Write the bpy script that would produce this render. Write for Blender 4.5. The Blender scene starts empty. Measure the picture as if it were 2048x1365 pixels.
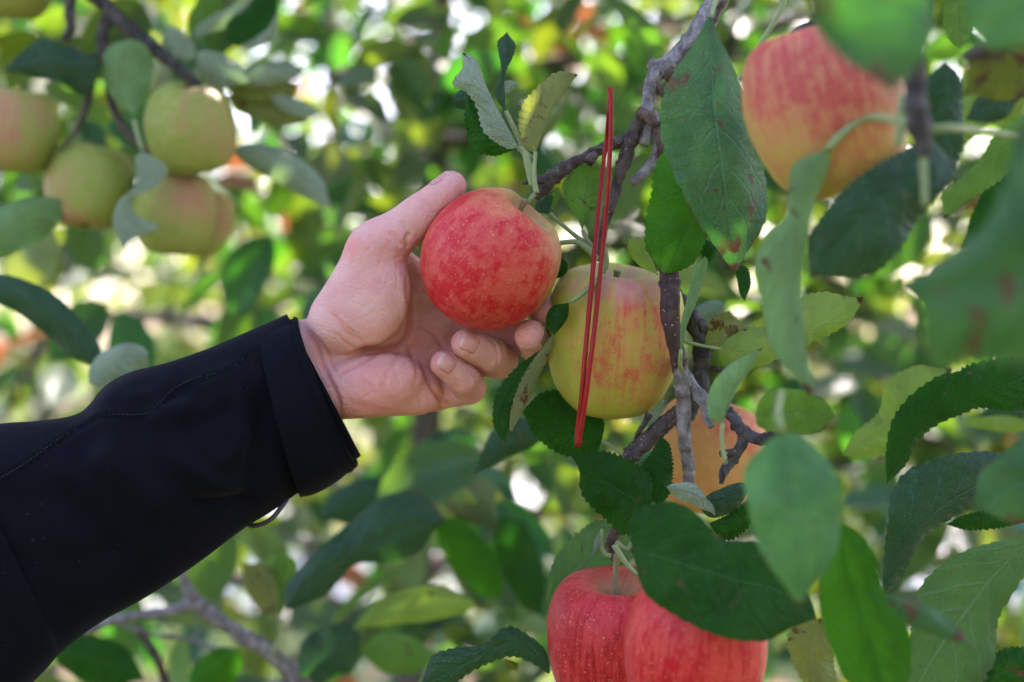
import bpy, bmesh, math, random
import numpy as np
from mathutils import Vector, Matrix

# ------------------------------------------------------------------ camera, light, exposure
SC = bpy.context.scene
COL = SC.collection
CAMH = 1.45          # lens height above the ground
Y0 = 0.8125          # distance of the plane in focus
KW = 36.0 / 50.0     # sensor width / focal length
SUN_EL, SUN_AZ = math.radians(50), math.radians(24)
SUND = Vector((math.cos(SUN_EL) * math.sin(SUN_AZ), math.cos(SUN_EL) * math.cos(SUN_AZ), math.sin(SUN_EL)))

cam_d = bpy.data.cameras.new('camera')
cam = bpy.data.objects.new('camera', cam_d)
COL.objects.link(cam)
cam.location = (0, 0, CAMH)
cam.rotation_euler = (math.radians(90), 0, 0)
cam_d.lens, cam_d.sensor_width = 50.0, 36.0
cam_d.clip_start, cam_d.clip_end = 0.05, 2000
cam_d.dof.use_dof = True
cam_d.dof.focus_distance = Y0 - 0.012
cam_d.dof.aperture_fstop = 3.4
cam_d.dof.aperture_blades = 0
SC.camera = cam

W = bpy.data.worlds.new('World')
SC.world = W
W.use_nodes = True
nt = W.node_tree
bg = nt.nodes['Background']
sky = nt.nodes.new('ShaderNodeTexSky')
sky.sky_type = 'NISHITA'
sky.sun_disc = False
sky.sun_elevation, sky.sun_rotation = SUN_EL, SUN_AZ
sky.air_density, sky.dust_density, sky.ozone_density = 1.0, 2.5, 1.0
nt.links.new(sky.outputs[0], bg.inputs[0])
bg.inputs[1].default_value = 0.15
sun_d = bpy.data.lights.new('sun', 'SUN')
sun_d.energy, sun_d.angle, sun_d.color = 4.2, math.radians(0.6), (1.0, 0.94, 0.84)
sun = bpy.data.objects.new('sun', sun_d)
COL.objects.link(sun)
sun.rotation_euler = (-SUND).to_track_quat('-Z', 'Y').to_euler()
sun.location = (2, 4, 8)

SC.render.engine = 'CYCLES'
SC.view_settings.view_transform = 'Standard'
SC.view_settings.look = 'None'
SC.view_settings.exposure = 2.45
SC.view_settings.gamma = 1.0
try:
    SC.view_settings.use_white_balance = True
    SC.view_settings.white_balance_temperature = 6600
    SC.view_settings.white_balance_tint = 27
except Exception:
    pass
cy = SC.cycles
cy.max_bounces, cy.diffuse_bounces, cy.glossy_bounces = 7, 4, 2
cy.transmission_bounces, cy.transparent_max_bounces = 5, 6
cy.sample_clamp_indirect = 6.0
cy.use_denoising = True
cy.caustics_reflective = cy.caustics_refractive = False
cy.use_adaptive_sampling = True
cy.adaptive_threshold = 0.02

RND = random.Random(7)
NPR = np.random.default_rng(11)


# ------------------------------------------------------------------ helpers
def P(x, y, Y=Y0):
    """Point of the place that lies Y metres from the lens and is seen at photo pixel (x, y)."""
    w = Y * KW / 2048.0
    return Vector(((x - 1024.0) * w, Y, CAMH - (y - 682.5) * w))


def link(o, parent=None):
    COL.objects.link(o)
    if parent is not None:
        o.parent = parent
        o.matrix_parent_inverse = Matrix.Identity(4)
        if parent.location.length > 0 or parent.rotation_euler[2] or parent.scale[0] != 1:
            o.matrix_parent_inverse = PINV.get(parent.name) or Matrix.Identity(4)
    return o


PINV = {}


def tag(o, label=None, cat=None, group=None, kind=None):
    if label: o['label'] = label
    if cat: o['category'] = cat
    if group: o['group'] = group
    if kind: o['kind'] = kind
    return o


def empty(name, loc):
    o = bpy.data.objects.new(name, None)
    o.empty_display_size = 0.05
    COL.objects.link(o)
    o.location = loc
    PINV[o.name] = Matrix.Translation(-Vector(loc))
    return o


def mesh_obj(name, V, F, mat, parent=None, smooth=True, uv=None, mats=None, fm=None):
    me = bpy.data.meshes.new(name)
    V = np.asarray(V, dtype=np.float32)
    if isinstance(F, np.ndarray):
        n, k = F.shape
        me.vertices.add(len(V)); me.vertices.foreach_set('co', V.ravel())
        me.loops.add(n * k); me.loops.foreach_set('vertex_index', F.astype(np.int32).ravel())
        me.polygons.add(n)
        me.polygons.foreach_set('loop_start', np.arange(0, n * k, k, dtype=np.int32))
        me.update(calc_edges=True)
        me.validate()
    else:
        me.from_pydata([tuple(map(float, v)) for v in V], [], [tuple(map(int, f)) for f in F])
    if smooth:
        me.polygons.foreach_set('use_smooth', [True] * len(me.polygons))
    if uv is not None:
        lay = me.uv_layers.new(name='UVMap')
        idx = np.zeros(len(me.loops), dtype=np.int32)
        me.loops.foreach_get('vertex_index', idx)
        lay.data.foreach_set('uv', np.asarray(uv, dtype=np.float32)[idx].ravel())
    for m in (mats or [mat]):
        me.materials.append(m)
    if fm is not None:
        me.polygons.foreach_set('material_index', fm)
    o = bpy.data.objects.new(name, me)
    link(o, parent)
    return o


def crom(pts, n):
    """Catmull-Rom through pts (k x d), n samples, spaced by arc length."""
    p = np.asarray(pts, dtype=float)
    if len(p) == 2:
        p = np.array([p[0], (p[0] + p[1]) / 2, p[1]])
    q = np.vstack([2 * p[0] - p[1], p, 2 * p[-1] - p[-2]])
    out = []
    for i in range(1, len(q) - 2):
        t = np.linspace(0, 1, 14, endpoint=False)[:, None]
        a, b, c, d = q[i - 1], q[i], q[i + 1], q[i + 2]
        out.append(0.5 * (2 * b + (c - a) * t + (2 * a - 5 * b + 4 * c - d) * t ** 2 + (3 * b - a - 3 * c + d) * t ** 3))
    out.append(p[-1:])
    c = np.vstack(out)
    s = np.r_[0, np.cumsum(np.linalg.norm(np.diff(c[:, :min(3, c.shape[1])], axis=0), axis=1))]
    t = np.linspace(0, s[-1], n)
    return np.stack([np.interp(t, s, c[:, k]) for k in range(c.shape[1])], 1)


def vnoise(p, seed=0):
    """cheap smooth value noise on (n,3) points, range about -1..1"""
    p = np.asarray(p, dtype=np.float64)
    i = np.floor(p).astype(np.int64); f = p - i
    f = f * f * (3 - 2 * f)
    def h(ix, iy, iz):
        n = (ix * 73856093) ^ (iy * 19349663) ^ (iz * 83492791) ^ (seed * 2654435)
        n = (n ^ (n >> 13)) * 1274126177 & 0x7fffffff
        return ((n ^ (n >> 16)) & 0xffff) / 32767.5 - 1
    r = 0
    for dx in (0, 1):
        for dy in (0, 1):
            for dz in (0, 1):
                wgt = (f[:, 0] if dx else 1 - f[:, 0]) * (f[:, 1] if dy else 1 - f[:, 1]) * (f[:, 2] if dz else 1 - f[:, 2])
                r = r + wgt * h(i[:, 0] + dx, i[:, 1] + dy, i[:, 2] + dz)
    return r


def tube_arrays(C, R, sides=10, rough=0.0, seed=0, cap=True, nscale=160.0, flat=None):
    """rings round the centre line C (n,3) with radius R (n)"""
    C = np.asarray(C, float); n = len(C)
    T = np.gradient(C, axis=0); T /= np.linalg.norm(T, axis=1)[:, None] + 1e-12
    up = np.array([0.31, -0.9, 0.29]); up /= np.linalg.norm(up)
    V = []
    prev = None
    ang = np.linspace(0, 2 * math.pi, sides, endpoint=False)
    for i in range(n):
        a = up if prev is None else prev
        a = a - T[i] * np.dot(a, T[i])
        if np.linalg.norm(a) < 1e-5:
            a = np.array([0.9, 0.3, 0.1]); a = a - T[i] * np.dot(a, T[i])
        a /= np.linalg.norm(a); b = np.cross(T[i], a); prev = a
        V.append(C[i] + R[i] * (np.cos(ang)[:, None] * a + np.sin(ang)[:, None] * b))
    V = np.array(V)
    if rough > 0:
        flatV = V.reshape(-1, 3)
        nn = vnoise(flatV * nscale, seed) * 0.6 + vnoise(flatV * nscale * 2.6, seed + 5) * 0.4
        nn = nn.reshape(n, sides, 1)
        V = C[:, None, :] + (V - C[:, None, :]) * (1 + rough * nn)
    V = V.reshape(-1, 3)
    F = []
    for i in range(n - 1):
        for j in range(sides):
            k = (j + 1) % sides
            F.append((i * sides + j, i * sides + k, (i + 1) * sides + k, (i + 1) * sides + j))
    if cap:
        F.append(tuple(range(sides))[::-1]); F.append(tuple((n - 1) * sides + j for j in range(sides)))
    return V, F


def tube(name, pts, mat, parent=None, Y=Y0, n=None, sides=10, rough=0.0, seed=0, nscale=160.0, knots=0):
    """pts: (x px, y px, radius px[, extra depth in mm]) seen at distance Y"""
    q = []
    for p in pts:
        Yp = Y + (p[3] / 1000.0 if len(p) > 3 else 0)
        v = P(p[0], p[1], Yp); q.append((v.x, v.y, v.z, p[2] * Yp * KW / 2048))
    L = sum(math.dist(q[i][:3], q[i + 1][:3]) for i in range(len(q) - 1))
    if n is None:
        n = max(6, min(160, int(L / 0.0016)) if rough else max(8, int(L / 0.003)))
    c = crom(q, n)
    R = c[:, 3].copy()
    if knots:
        rr = random.Random(seed)
        u = np.linspace(0, 1, n)
        for _ in range(knots):
            a = rr.random(); R *= 1 + rr.uniform(.08, .28) * np.exp(-((u - a) / rr.uniform(.006, .02)) ** 2)
    V, F = tube_arrays(c[:, :3], R, sides, rough, seed, True, nscale)
    return mesh_obj(name, V, F, mat, parent)


# ------------------------------------------------------------------ node helpers
class NT:
    def __init__(self, name):
        self.m = bpy.data.materials.new(name); self.m.use_nodes = True
        self.t = self.m.node_tree; self.n = self.t.nodes
        self.b = self.n['Principled BSDF']; self.out = self.n['Material Output']

    def node(self, typ, **kw):
        x = self.n.new(typ)
        for k, v in kw.items():
            setattr(x, k, v)
        return x

    def set(self, sock, v):
        if isinstance(v, bpy.types.NodeSocket):
            self.t.links.new(v, sock)
        elif v is not None:
            if isinstance(v, (tuple, list)) and len(v) == 3 and sock.type == 'RGBA':
                v = (*v, 1)
            sock.default_value = v

    def math(self, op, a, b=None, c=None, clamp=False):
        x = self.node('ShaderNodeMath', operation=op); x.use_clamp = clamp
        self.set(x.inputs[0], a)
        if b is not None: self.set(x.inputs[1], b)
        if c is not None: self.set(x.inputs[2], c)
        return x.outputs[0]

    def vmath(self, op, a, b=None):
        x = self.node('ShaderNodeVectorMath', operation=op)
        self.set(x.inputs[0], a)
        if b is not None:
            if op == 'SCALE': self.set(x.inputs['Scale'], b)
            else: self.set(x.inputs[1], b)
        return x.outputs['Value'] if op in ('DOT_PRODUCT', 'LENGTH', 'DISTANCE') else x.outputs[0]

    def ramp(self, v, lo, hi, a=0.0, b=1.0, smooth=True):
        x = self.node('ShaderNodeMapRange')
        x.interpolation_type = 'SMOOTHSTEP' if smooth else 'LINEAR'
        self.set(x.inputs[0], v); self.set(x.inputs[1], lo); self.set(x.inputs[2], hi)
        self.set(x.inputs[3], a); self.set(x.inputs[4], b)
        return x.outputs[0]

    def mix(self, f, a, b, mode='MIX'):
        x = self.node('ShaderNodeMix', data_type='RGBA', blend_type=mode)
        self.set(x.inputs[0], f); self.set(x.inputs[6], a); self.set(x.inputs[7], b)
        return x.outputs[2]

    def noise(self, vec, scale, detail=2.0, rough=0.5, dist=0.0):
        x = self.node('ShaderNodeTexNoise')
        if vec is not None: self.set(x.inputs['Vector'], vec)
        x.inputs['Scale'].default_value = scale; x.inputs['Detail'].default_value = detail
        x.inputs['Roughness'].default_value = rough; x.inputs['Distortion'].default_value = dist
        return x.outputs[0]

    def voro(self, vec, scale, feature='F1', rand=1.0, out='Distance'):
        x = self.node('ShaderNodeTexVoronoi', feature=feature)
        if vec is not None: self.set(x.inputs['Vector'], vec)
        x.inputs['Scale'].default_value = scale; x.inputs['Randomness'].default_value = rand
        return x.outputs[out]

    def coord(self, what='Object'):
        return self.node('ShaderNodeTexCoord').outputs[what]

    def bump(self, h, strength=0.3, dist=0.001, normal=None):
        x = self.node('ShaderNodeBump')
        x.inputs['Strength'].default_value = strength; x.inputs['Distance'].default_value = dist
        self.set(x.inputs['Height'], h)
        if normal is not None: self.set(x.inputs['Normal'], normal)
        return x.outputs[0]

    def sep(self, v):
        x = self.node('ShaderNodeSeparateXYZ'); self.set(x.inputs[0], v); return x.outputs

    def comb(self, a, b, c):
        x = self.node('ShaderNodeCombineXYZ')
        for i, v in enumerate((a, b, c)): self.set(x.inputs[i], v)
        return x.outputs[0]

    def p(self, **kw):
        for k, v in kw.items():
            self.set(self.b.inputs[k.replace('_', ' ')], v)
        return self.m


def leaf_mat(name, top, under, trans, blotch=0.0, scorch=0.0, tfac=0.35, gloss=0.42, vein=1.0, var=0.0, dust=0.25, spec=.1):
    k = NT(name)
    uv = k.coord('UV')
    s = k.sep(uv)
    u = s[0]; v = k.math('ABSOLUTE', k.math('MULTIPLY_ADD', s[1], 2.0, -1.0))
    geo = k.node('ShaderNodeNewGeometry'); oi = k.node('ShaderNodeObjectInfo')
    rnd = k.math('FRACT', k.math('ADD', oi.outputs['Random'], k.math('MULTIPLY', geo.outputs['Random Per Island'], 1.7)))
    obj = k.coord('Object')
    off = k.vmath('ADD', obj, k.comb(k.math('MULTIPLY', rnd, 7.0), rnd, 0.0))
    # side veins run out and forward from the midrib
    wob = k.math('MULTIPLY', k.noise(off, 60, 2), 0.05)
    sv = k.math('SUBTRACT', k.math('ADD', u, wob), k.math('MULTIPLY', k.math('POWER', v, 1.25), 0.24))
    fr = k.math('ABSOLUTE', k.math('SUBTRACT', k.math('FRACT', k.math('MULTIPLY', sv, 7.5)), 0.5))
    sec = k.ramp(fr, 0.02, 0.10, 1.0, 0.0)
    sec = k.math('MULTIPLY', sec, k.ramp(v, 0.75, 1.0, 1.0, 0.25))
    mid = k.ramp(v, 0.02, 0.065, 1.0, 0.0)
    veins = k.math('MAXIMUM', mid, k.math('MULTIPLY', sec, 0.6))
    net = k.voro(off, 420, 'DISTANCE_TO_EDGE')
    netm = k.ramp(net, 0.0, 0.12, 1.0, 0.0)
    patch = k.noise(off, 38, 3, 0.6)
    fine = k.noise(off, 300, 2)
    t2 = k.mix(k.ramp(patch, 0.32, 0.68), tuple(c * f for c, f in zip(top, (.75, .75, .8))), tuple(c * f for c, f in zip(top, (2.3, 1.6, 1.3))))
    t2 = k.mix(k.math('MULTIPLY', k.ramp(fine, .45, .8), dust * .45), t2, (0.12, 0.20, 0.14))
    t2 = k.mix(k.math('MULTIPLY', veins, 0.38 * vein), t2, tuple(min(1, c * 2.4 + .03) for c in top))
    t2 = k.mix(k.math('MULTIPLY', k.ramp(k.noise(off, 900, 2), .40, .65), .35), t2, tuple(c * .45 for c in top))
    t2 = k.mix(k.math('MULTIPLY', netm, 0.22), t2, tuple(min(1, c * 2.0 + .02) for c in top))
    u2 = k.mix(k.ramp(patch, 0.3, 0.7), under, tuple(c * .72 for c in under))
    u2 = k.mix(k.math('MULTIPLY', veins, 0.5 * vein), u2, tuple(min(1, c * 1.35 + .05) for c in under))
    u2 = k.mix(k.math('MULTIPLY', netm, 0.18), u2, tuple(c * .62 for c in under))
    base = k.mix(geo.outputs['Backfacing'], t2, u2)
    tr = k.mix(k.math('MULTIPLY', veins, 0.45), trans, tuple(c * .45 for c in trans))
    tr = k.mix(k.math('MULTIPLY', k.ramp(patch, .3, .7), 0.35), tr, tuple(c * .6 for c in trans))
    if var > 0:
        hs = k.node('ShaderNodeHueSaturation')
        k.set(hs.inputs['Hue'], k.ramp(rnd, 0, 1, 0.5 - .05 * var, 0.5 + .085 * var, False))
        k.set(hs.inputs['Value'], k.ramp(k.math('FRACT', k.math('MULTIPLY', rnd, 13.7)), 0, 1, 1 - .35 * var, 1 + .45 * var, False))
        k.set(hs.inputs['Saturation'], k.ramp(k.math('FRACT', k.math('MULTIPLY', rnd, 5.3)), 0, 1, 1 - .25 * var, 1.05, False))
        k.set(hs.inputs['Color'], base); base = hs.outputs[0]
        h2 = k.node('ShaderNodeHueSaturation')
        k.set(h2.inputs['Hue'], k.ramp(rnd, 0, 1, 0.5 - .085 * var, 0.5 + .035 * var, False))
        k.set(h2.inputs['Color'], tr); tr = h2.outputs[0]
        dry = k.math('GREATER_THAN', k.math('FRACT', k.math('MULTIPLY', rnd, 29.3)), .972)
        base = k.mix(dry, base, (0.42, 0.17, 0.075)); tr = k.mix(dry, tr, (0.40, 0.13, 0.04))
    if blotch > 0:
        bm = k.ramp(k.noise(off, 75, 4, 0.62, 0.6), 0.67 - .12 * blotch, 0.72 - .10 * blotch)
        bm = k.math('MULTIPLY', bm, k.ramp(k.noise(off, 22, 1), .36, .52))
        base = k.mix(bm, base, k.mix(k.noise(off, 200, 2), (0.085, 0.036, 0.018), (0.21, 0.115, 0.055)))
        tr = k.mix(bm, tr, (0.05, 0.015, 0.005))
    if scorch > 0:
        e = k.math('MAXIMUM', k.math('MULTIPLY', k.ramp(u, 0.80, 1.0), 1.0), k.math('MULTIPLY', k.ramp(v, 0.86, 1.0), k.ramp(u, 0.3, .8)))
        e = k.math('ADD', e, k.math('MULTIPLY', k.noise(off, 90, 2), 0.5))
        em = k.math('MULTIPLY', k.ramp(e, 1.22 - .25 * scorch, 1.34 - .25 * scorch), 1.0)
        base = k.mix(em, base, (0.10, 0.045, 0.022)); tr = k.mix(em, tr, (0.05, 0.02, 0.006))
    rough = k.mix(geo.outputs['Backfacing'], (gloss,) * 3, (0.7,) * 3)
    hgt = k.math('ADD', k.math('MULTIPLY', veins, -1.0), k.math('MULTIPLY', netm, -0.35))
    hgt = k.math('ADD', hgt, k.math('MULTIPLY', fine, .25))
    k.p(Base_Color=base, Roughness=k.math('ADD', rough, k.math('MULTIPLY', patch, 0.12)), Normal=k.bump(hgt, 0.85, 0.0012))
    k.b.inputs['Specular IOR Level'].default_value = spec
    tl = k.node('ShaderNodeBsdfTranslucent'); k.set(tl.inputs[0], tr)
    mx = k.node('ShaderNodeMixShader'); mx.inputs[0].default_value = tfac
    k.t.links.new(k.b.outputs[0], mx.inputs[1]); k.t.links.new(tl.outputs[0], mx.inputs[2])
    k.t.links.new(mx.outputs[0], k.out.inputs[0])
    return k.m


LM = {
    'deep': leaf_mat('leaf_deep_green', (0.0055, 0.050, 0.0045), (0.15, 0.23, 0.10), (0.03, 0.22, 0.006), .25, .3, .26, .38, 1, 0, .2, .10),
    'deepb': leaf_mat('leaf_deep_green_spotted', (0.034, 0.120, 0.042), (0.17, 0.25, 0.12), (0.05, 0.25, 0.02), 1.0, .5, .28, .36, 1, 0, .5, .28),
    'blue': leaf_mat('leaf_blue_green', (0.0075, 0.042, 0.019), (0.20, 0.28, 0.18), (0.04, 0.20, 0.02), .2, .4, .24, .29, 1.5, 0, .5, .34),
    'mid': leaf_mat('leaf_mid_green', (0.014, 0.105, 0.006), (0.16, 0.28, 0.06), (0.08, 0.36, 0.010), .15, .4, .36, .44),
    'lime': leaf_mat('leaf_lime_green', (0.07, 0.20, 0.02), (0.25, 0.36, 0.11), (0.28, 0.52, 0.02), .1, .6, .45, .45),
    'olive': leaf_mat('leaf_olive_green', (0.08, 0.12, 0.02), (0.24, 0.27, 0.10), (0.24, 0.30, 0.03), .9, .8, .40, .5),
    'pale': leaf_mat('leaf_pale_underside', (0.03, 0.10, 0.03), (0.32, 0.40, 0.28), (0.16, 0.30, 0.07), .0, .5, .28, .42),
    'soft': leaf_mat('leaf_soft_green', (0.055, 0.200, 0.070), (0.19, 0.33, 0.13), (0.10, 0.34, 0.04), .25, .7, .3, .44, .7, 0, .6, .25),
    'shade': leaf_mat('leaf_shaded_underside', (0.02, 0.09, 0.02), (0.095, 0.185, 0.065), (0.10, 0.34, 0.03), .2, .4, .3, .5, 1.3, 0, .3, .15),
    'near': leaf_mat('leaf_shaded_mixed', (0.010, 0.060, 0.030), (0.13, 0.23, 0.14), (0.13, 0.40, 0.01), .0, 0, .34, .28, .8, .9, .3, .5),
    'far': leaf_mat('leaf_orchard_mixed', (0.018, 0.074, 0.026), (0.14, 0.24, 0.12), (0.24, 0.47, 0.006), .0, 0, .37, .26, .8, 1.0, .3, .5),
}


def bark_mat(name, c1, c2, dots=0.5, bump=0.8):
    k = NT(name)
    o = k.coord('Object')
    n1 = k.noise(o, 130, 5, 0.65); n2 = k.noise(o, 420, 3, 0.6)
    st = k.noise(k.vmath('MULTIPLY', o, (1.0, 1.0, 0.35)), 260, 4, .7)
    c = k.mix(k.ramp(n1, 0.35, 0.66), c1, c2)
    c = k.mix(k.ramp(st, .52, .7), c, tuple(x * .35 for x in c1))
    d = k.ramp(k.voro(o, 330), 0.13, 0.2, 1.0, 0.0)
    d = k.math('MULTIPLY', d, k.math('MULTIPLY', k.ramp(k.noise(o, 60, 1), .42, .55), dots))
    c = k.mix(d, c, (0.42, 0.36, 0.28))
    h = k.math('ADD', k.math('ADD', n1, k.math('MULTIPLY', st, .8)), k.math('MULTIPLY', d, .5))
    return k.p(Base_Color=c, Roughness=0.78, Normal=k.bump(h, bump, 0.0022))


BK = {
    'grey': bark_mat('bark_grey', (0.10, 0.085, 0.080), (0.27, 0.245, 0.24), .3, .7),
    'brown': bark_mat('bark_brown', (0.034, 0.022, 0.017), (0.10, 0.072, 0.058), .9, 1.0),
    'red': bark_mat('bark_red_brown', (0.034, 0.016, 0.013), (0.070, 0.036, 0.029), .8, .45),
    'dark': bark_mat('bark_dark', (0.016, 0.012, 0.011), (0.085, 0.072, 0.068), .2, 1.0),
    'scar': bark_mat('bark_scar_wood', (0.05, 0.026, 0.018), (0.13, 0.078, 0.052), .0, 1.0),
}


def plain(name, c, rough=.5, **kw):
    k = NT(name); k.p(Base_Color=c, Roughness=rough)
    for a, b in kw.items(): k.b.inputs[a.replace('_', ' ')].default_value = b
    return k.m


STALK = NT('leaf_stalk_green')
_n = STALK.noise(STALK.coord('Object'), 300, 3)
STALK = STALK.p(Base_Color=STALK.mix(_n, (0.14, 0.20, 0.06), (0.27, 0.33, 0.14)), Roughness=.6)
STEM = NT('apple_stem_olive')
_n = STEM.noise(STEM.coord('Object'), 6, 3)
STEM = STEM.p(Base_Color=STEM.mix(STEM.ramp(_n, .35, .65), (0.16, 0.15, 0.05), (0.24, 0.16, 0.10)), Roughness=.65)

# ------------------------------------------------------------------ leaf builder
def leaf(parent, mid, left, right, mat='deep', Y=Y0, face='top', fold=0.4, bend=0.0, teeth=1.0, stalk=None, seed=None,
         wave=0.2, label=None, ref='both', stalk_r=2.3, tip=.38):
    """One leaf: the midrib and both margins, each as photo pixels at distance Y (a third number: depth in mm, + is farther).
    fold: how far the margins swing in depth (share of the half width, + = away from the lens)."""
    seed = seed if seed is not None else int(abs(mid[0][0] * 7 + mid[0][1] * 13)) % 9973
    rr = random.Random(seed)
    n, m = 112, 6
    def curve(pts):
        return crom(np.array([[*P(p[0], p[1], Y + (p[2] / 1000 if len(p) > 2 else 0))] for p in pts]), n)
    M = curve(mid)
    Lc = curve([mid[0]] + list(left) + [mid[-1]])
    Rc = curve([mid[0]] + list(right) + [mid[-1]])
    u = np.linspace(0, 1, n)
    prof = np.sin(np.pi * u) ** .8
    ax = np.array([0, 1.0, 0])
    mb = bend / 1000 * (np.sin(np.pi * u) - 0.0)
    for C in (M, Lc, Rc):
        C += ax * mb[:, None]
    out = []
    curl = rr.uniform(-.6, 1.6)
    ph = rr.random() * 6
    for sgn, C in ((-1, Lc), (1, Rc)):
        tp_ = np.clip((u - .76) / .22, 0, 1); tp_ = tp_ * tp_ * (3 - 2 * tp_)
        C = M + (C - M) * (1 - tip * tp_)[:, None]      # drawn-out tip
        d = C - M
        hw = np.linalg.norm(d, axis=1)
        dr = d / (hw[:, None] + 1e-9)
        fo = fold if not isinstance(fold, (tuple, list)) else fold[0 if sgn < 0 else 1]
        C = C + ax * (fo * hw * 1.0)[:, None]
        wv = wave * hw.mean() * np.sin(u * rr.uniform(14, 20) + ph + sgn) * prof
        if teeth > 0:
            k = 17 + rr.randint(0, 4)
            x = (u * k * 1.0 + .15 * np.sin(u * 31 + ph)) % 1.0
            saw = (np.minimum(x / .78, (1 - x) / .22)) - .5
            # teeth need more samples than the blade: shift along the outward direction
            C = C + dr * (saw * teeth * 0.0015 * prof * np.clip(hw / .006, 0.2, 1))[:, None]
        rows = []
        for j in range(m + 1):
            t = j / m
            bul = 0.16 * math.sin(math.pi * t) * hw * (-1)
            quilt = .030 * hw * np.cos(2 * np.pi * 7.5 * (u - .24 * t ** 1.25)) * 4 * t * (1.02 - t) * prof
            bul = bul - .10 * math.sin(math.pi * t * 1.6) * hw * curl
            rows.append(M + (C - M) * t + ax * (bul * .55 + wv * t * t + quilt)[:, None])
        out.append(rows)
    grid = out[0][::-1] + out[1][1:]           # left margin .. midrib .. right margin
    G = np.stack(grid, 1)                      # n, 2m+1, 3
    K = 2 * m + 1
    V = G.reshape(-1, 3)
    UV = np.stack(np.meshgrid(u, np.linspace(0, 1, K), indexing='ij'), -1).reshape(-1, 2)
    # which way does it face
    a = G[1:, :-1] - G[:-1, :-1]; b = G[:-1, 1:] - G[:-1, :-1]
    nr = np.cross(a, b)
    if ref == 'l': nr = nr[:, :m]
    if ref == 'r': nr = nr[:, m:]
    ny = nr[..., 1].sum()
    toward = ny < 0                              # normals look at the camera with order (a, b)
    want = (face == 'top')
    F = []
    for i in range(n - 1):
        for j in range(K - 1):
            q = (i * K + j, (i + 1) * K + j, (i + 1) * K + j + 1, i * K + j + 1)
            F.append(q if toward == want else q[::-1])
    o = mesh_obj('leaf', V, np.array(F), LM[mat], parent, uv=UV)
    if label: o['label'] = label
    if stalk:
        tube('leaf_stalk', [(p[0], p[1], (p[2] if len(p) > 2 else stalk_r), (p[3] if len(p) > 3 else 0)) for p in stalk], STALK, o, Y, sides=8)
    return o


# shared leaf shapes for trees farther off: about 8 x 4.5 cm
def proto_leaf(seed, lite=False):
    rr = random.Random(seed)
    n, K = (9, 5) if not lite else (5, 3)
    L, Wd = 0.085, 0.048 * rr.uniform(.85, 1.1)
    fo, cu = rr.uniform(.15, .7), rr.uniform(-.5, .9)
    V, UV = [], []
    for i in range(n):
        t = i / (n - 1)
        w = Wd / 2 * (math.sin(math.pi * min(1, t * .93 + .05)) ** .75) * (1 if 0 < i < n - 1 else .05)
        a = cu * (t - .3)
        for j in range(K):
            v = j / (K - 1) * 2 - 1
            V.append((v * w * math.cos(fo * abs(v) * .6), t * L, fo * w * abs(v) + cu * .02 * (-(t ** 2) * 1.4 + .4 * t) + rr.uniform(-.0008, .0008)))
            UV.append((t, v * .5 + .5))
    F = [(i * K + j, i * K + j + 1, (i + 1) * K + j + 1, (i + 1) * K + j) for i in range(n - 1) for j in range(K - 1)]
    return np.array(V), np.array(F), np.array(UV)


def rand_rot(rr, droop=.5):
    """leaf frame: axis hangs out and down, face mostly up, with much scatter"""
    az = rr.uniform(0, 2 * math.pi)
    el = math.radians(rr.gauss(-28, 30))
    y = Vector((math.cos(az) * math.cos(el), math.sin(az) * math.cos(el), math.sin(el)))
    z = Vector((rr.gauss(0, .55), rr.gauss(-.30, .55), rr.gauss(.75, .35)))
    x = y.cross(z)
    if x.length < 1e-3: x = Vector((1, 0, 0))
    x.normalize(); z = x.cross(y)
    return Matrix((x, y, z)).transposed()


def foliage_mesh(name, pts, mat, parent, seed, smin=.7, smax=1.2):
    """thousands of leaves as one part: every leaf still a bent blade with a fold"""
    rr = random.Random(seed)
    protos = [proto_leaf(seed * 10 + i, True) for i in range(6)]
    nv, nf = len(protos[0][0]), len(protos[0][1])
    N = len(pts)
    V = np.zeros((N, nv, 3), np.float32); F = np.zeros((N, nf, 4), np.int32); U = np.zeros((N, nv, 2), np.float32)
    g = np.random.default_rng(seed)
    az = g.uniform(0, 2 * np.pi, N); el = np.radians(g.normal(-28, 30, N))
    ay = np.stack([np.cos(az) * np.cos(el), np.sin(az) * np.cos(el), np.sin(el)], 1)
    az_ = np.stack([g.normal(0, .55, N), g.normal(-.30, .55, N), g.normal(.75, .35, N)], 1)
    ax = np.cross(ay, az_); ax /= np.linalg.norm(ax, axis=1)[:, None] + 1e-9; az_ = np.cross(ax, ay)
    R = np.stack([ax, ay, az_], 2) * g.uniform(smin, smax, N)[:, None, None]
    pts = np.array(pts)
    for c in range(6):
        pv, pf, pu = protos[c]
        ii = np.arange(c, N, 6)
        V[ii] = np.einsum('nij,vj->nvi', R[ii], pv) + pts[ii][:, None]
        F[ii] = pf[None] + (ii * nv)[:, None, None]; U[ii] = pu
    o = mesh_obj(name, V.reshape(-1, 3), F.reshape(-1, 4), mat, parent, uv=U.reshape(-1, 2))
    o['kind'] = 'stuff'
    return o


# ------------------------------------------------------------------ apples
APROF = [(0.0, .60), (.05, .61), (.12, .68), (.22, .80), (.36, .905), (.52, .945), (.70, .89), (.86, .70), (.965, .38), (1.0, .04),
         (.965, -.30), (.87, -.60), (.72, -.82), (.56, -.94), (.42, -.97), (.28, -.92), (.16, -.82), (.06, -.76), (0.0, -.75)]


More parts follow.
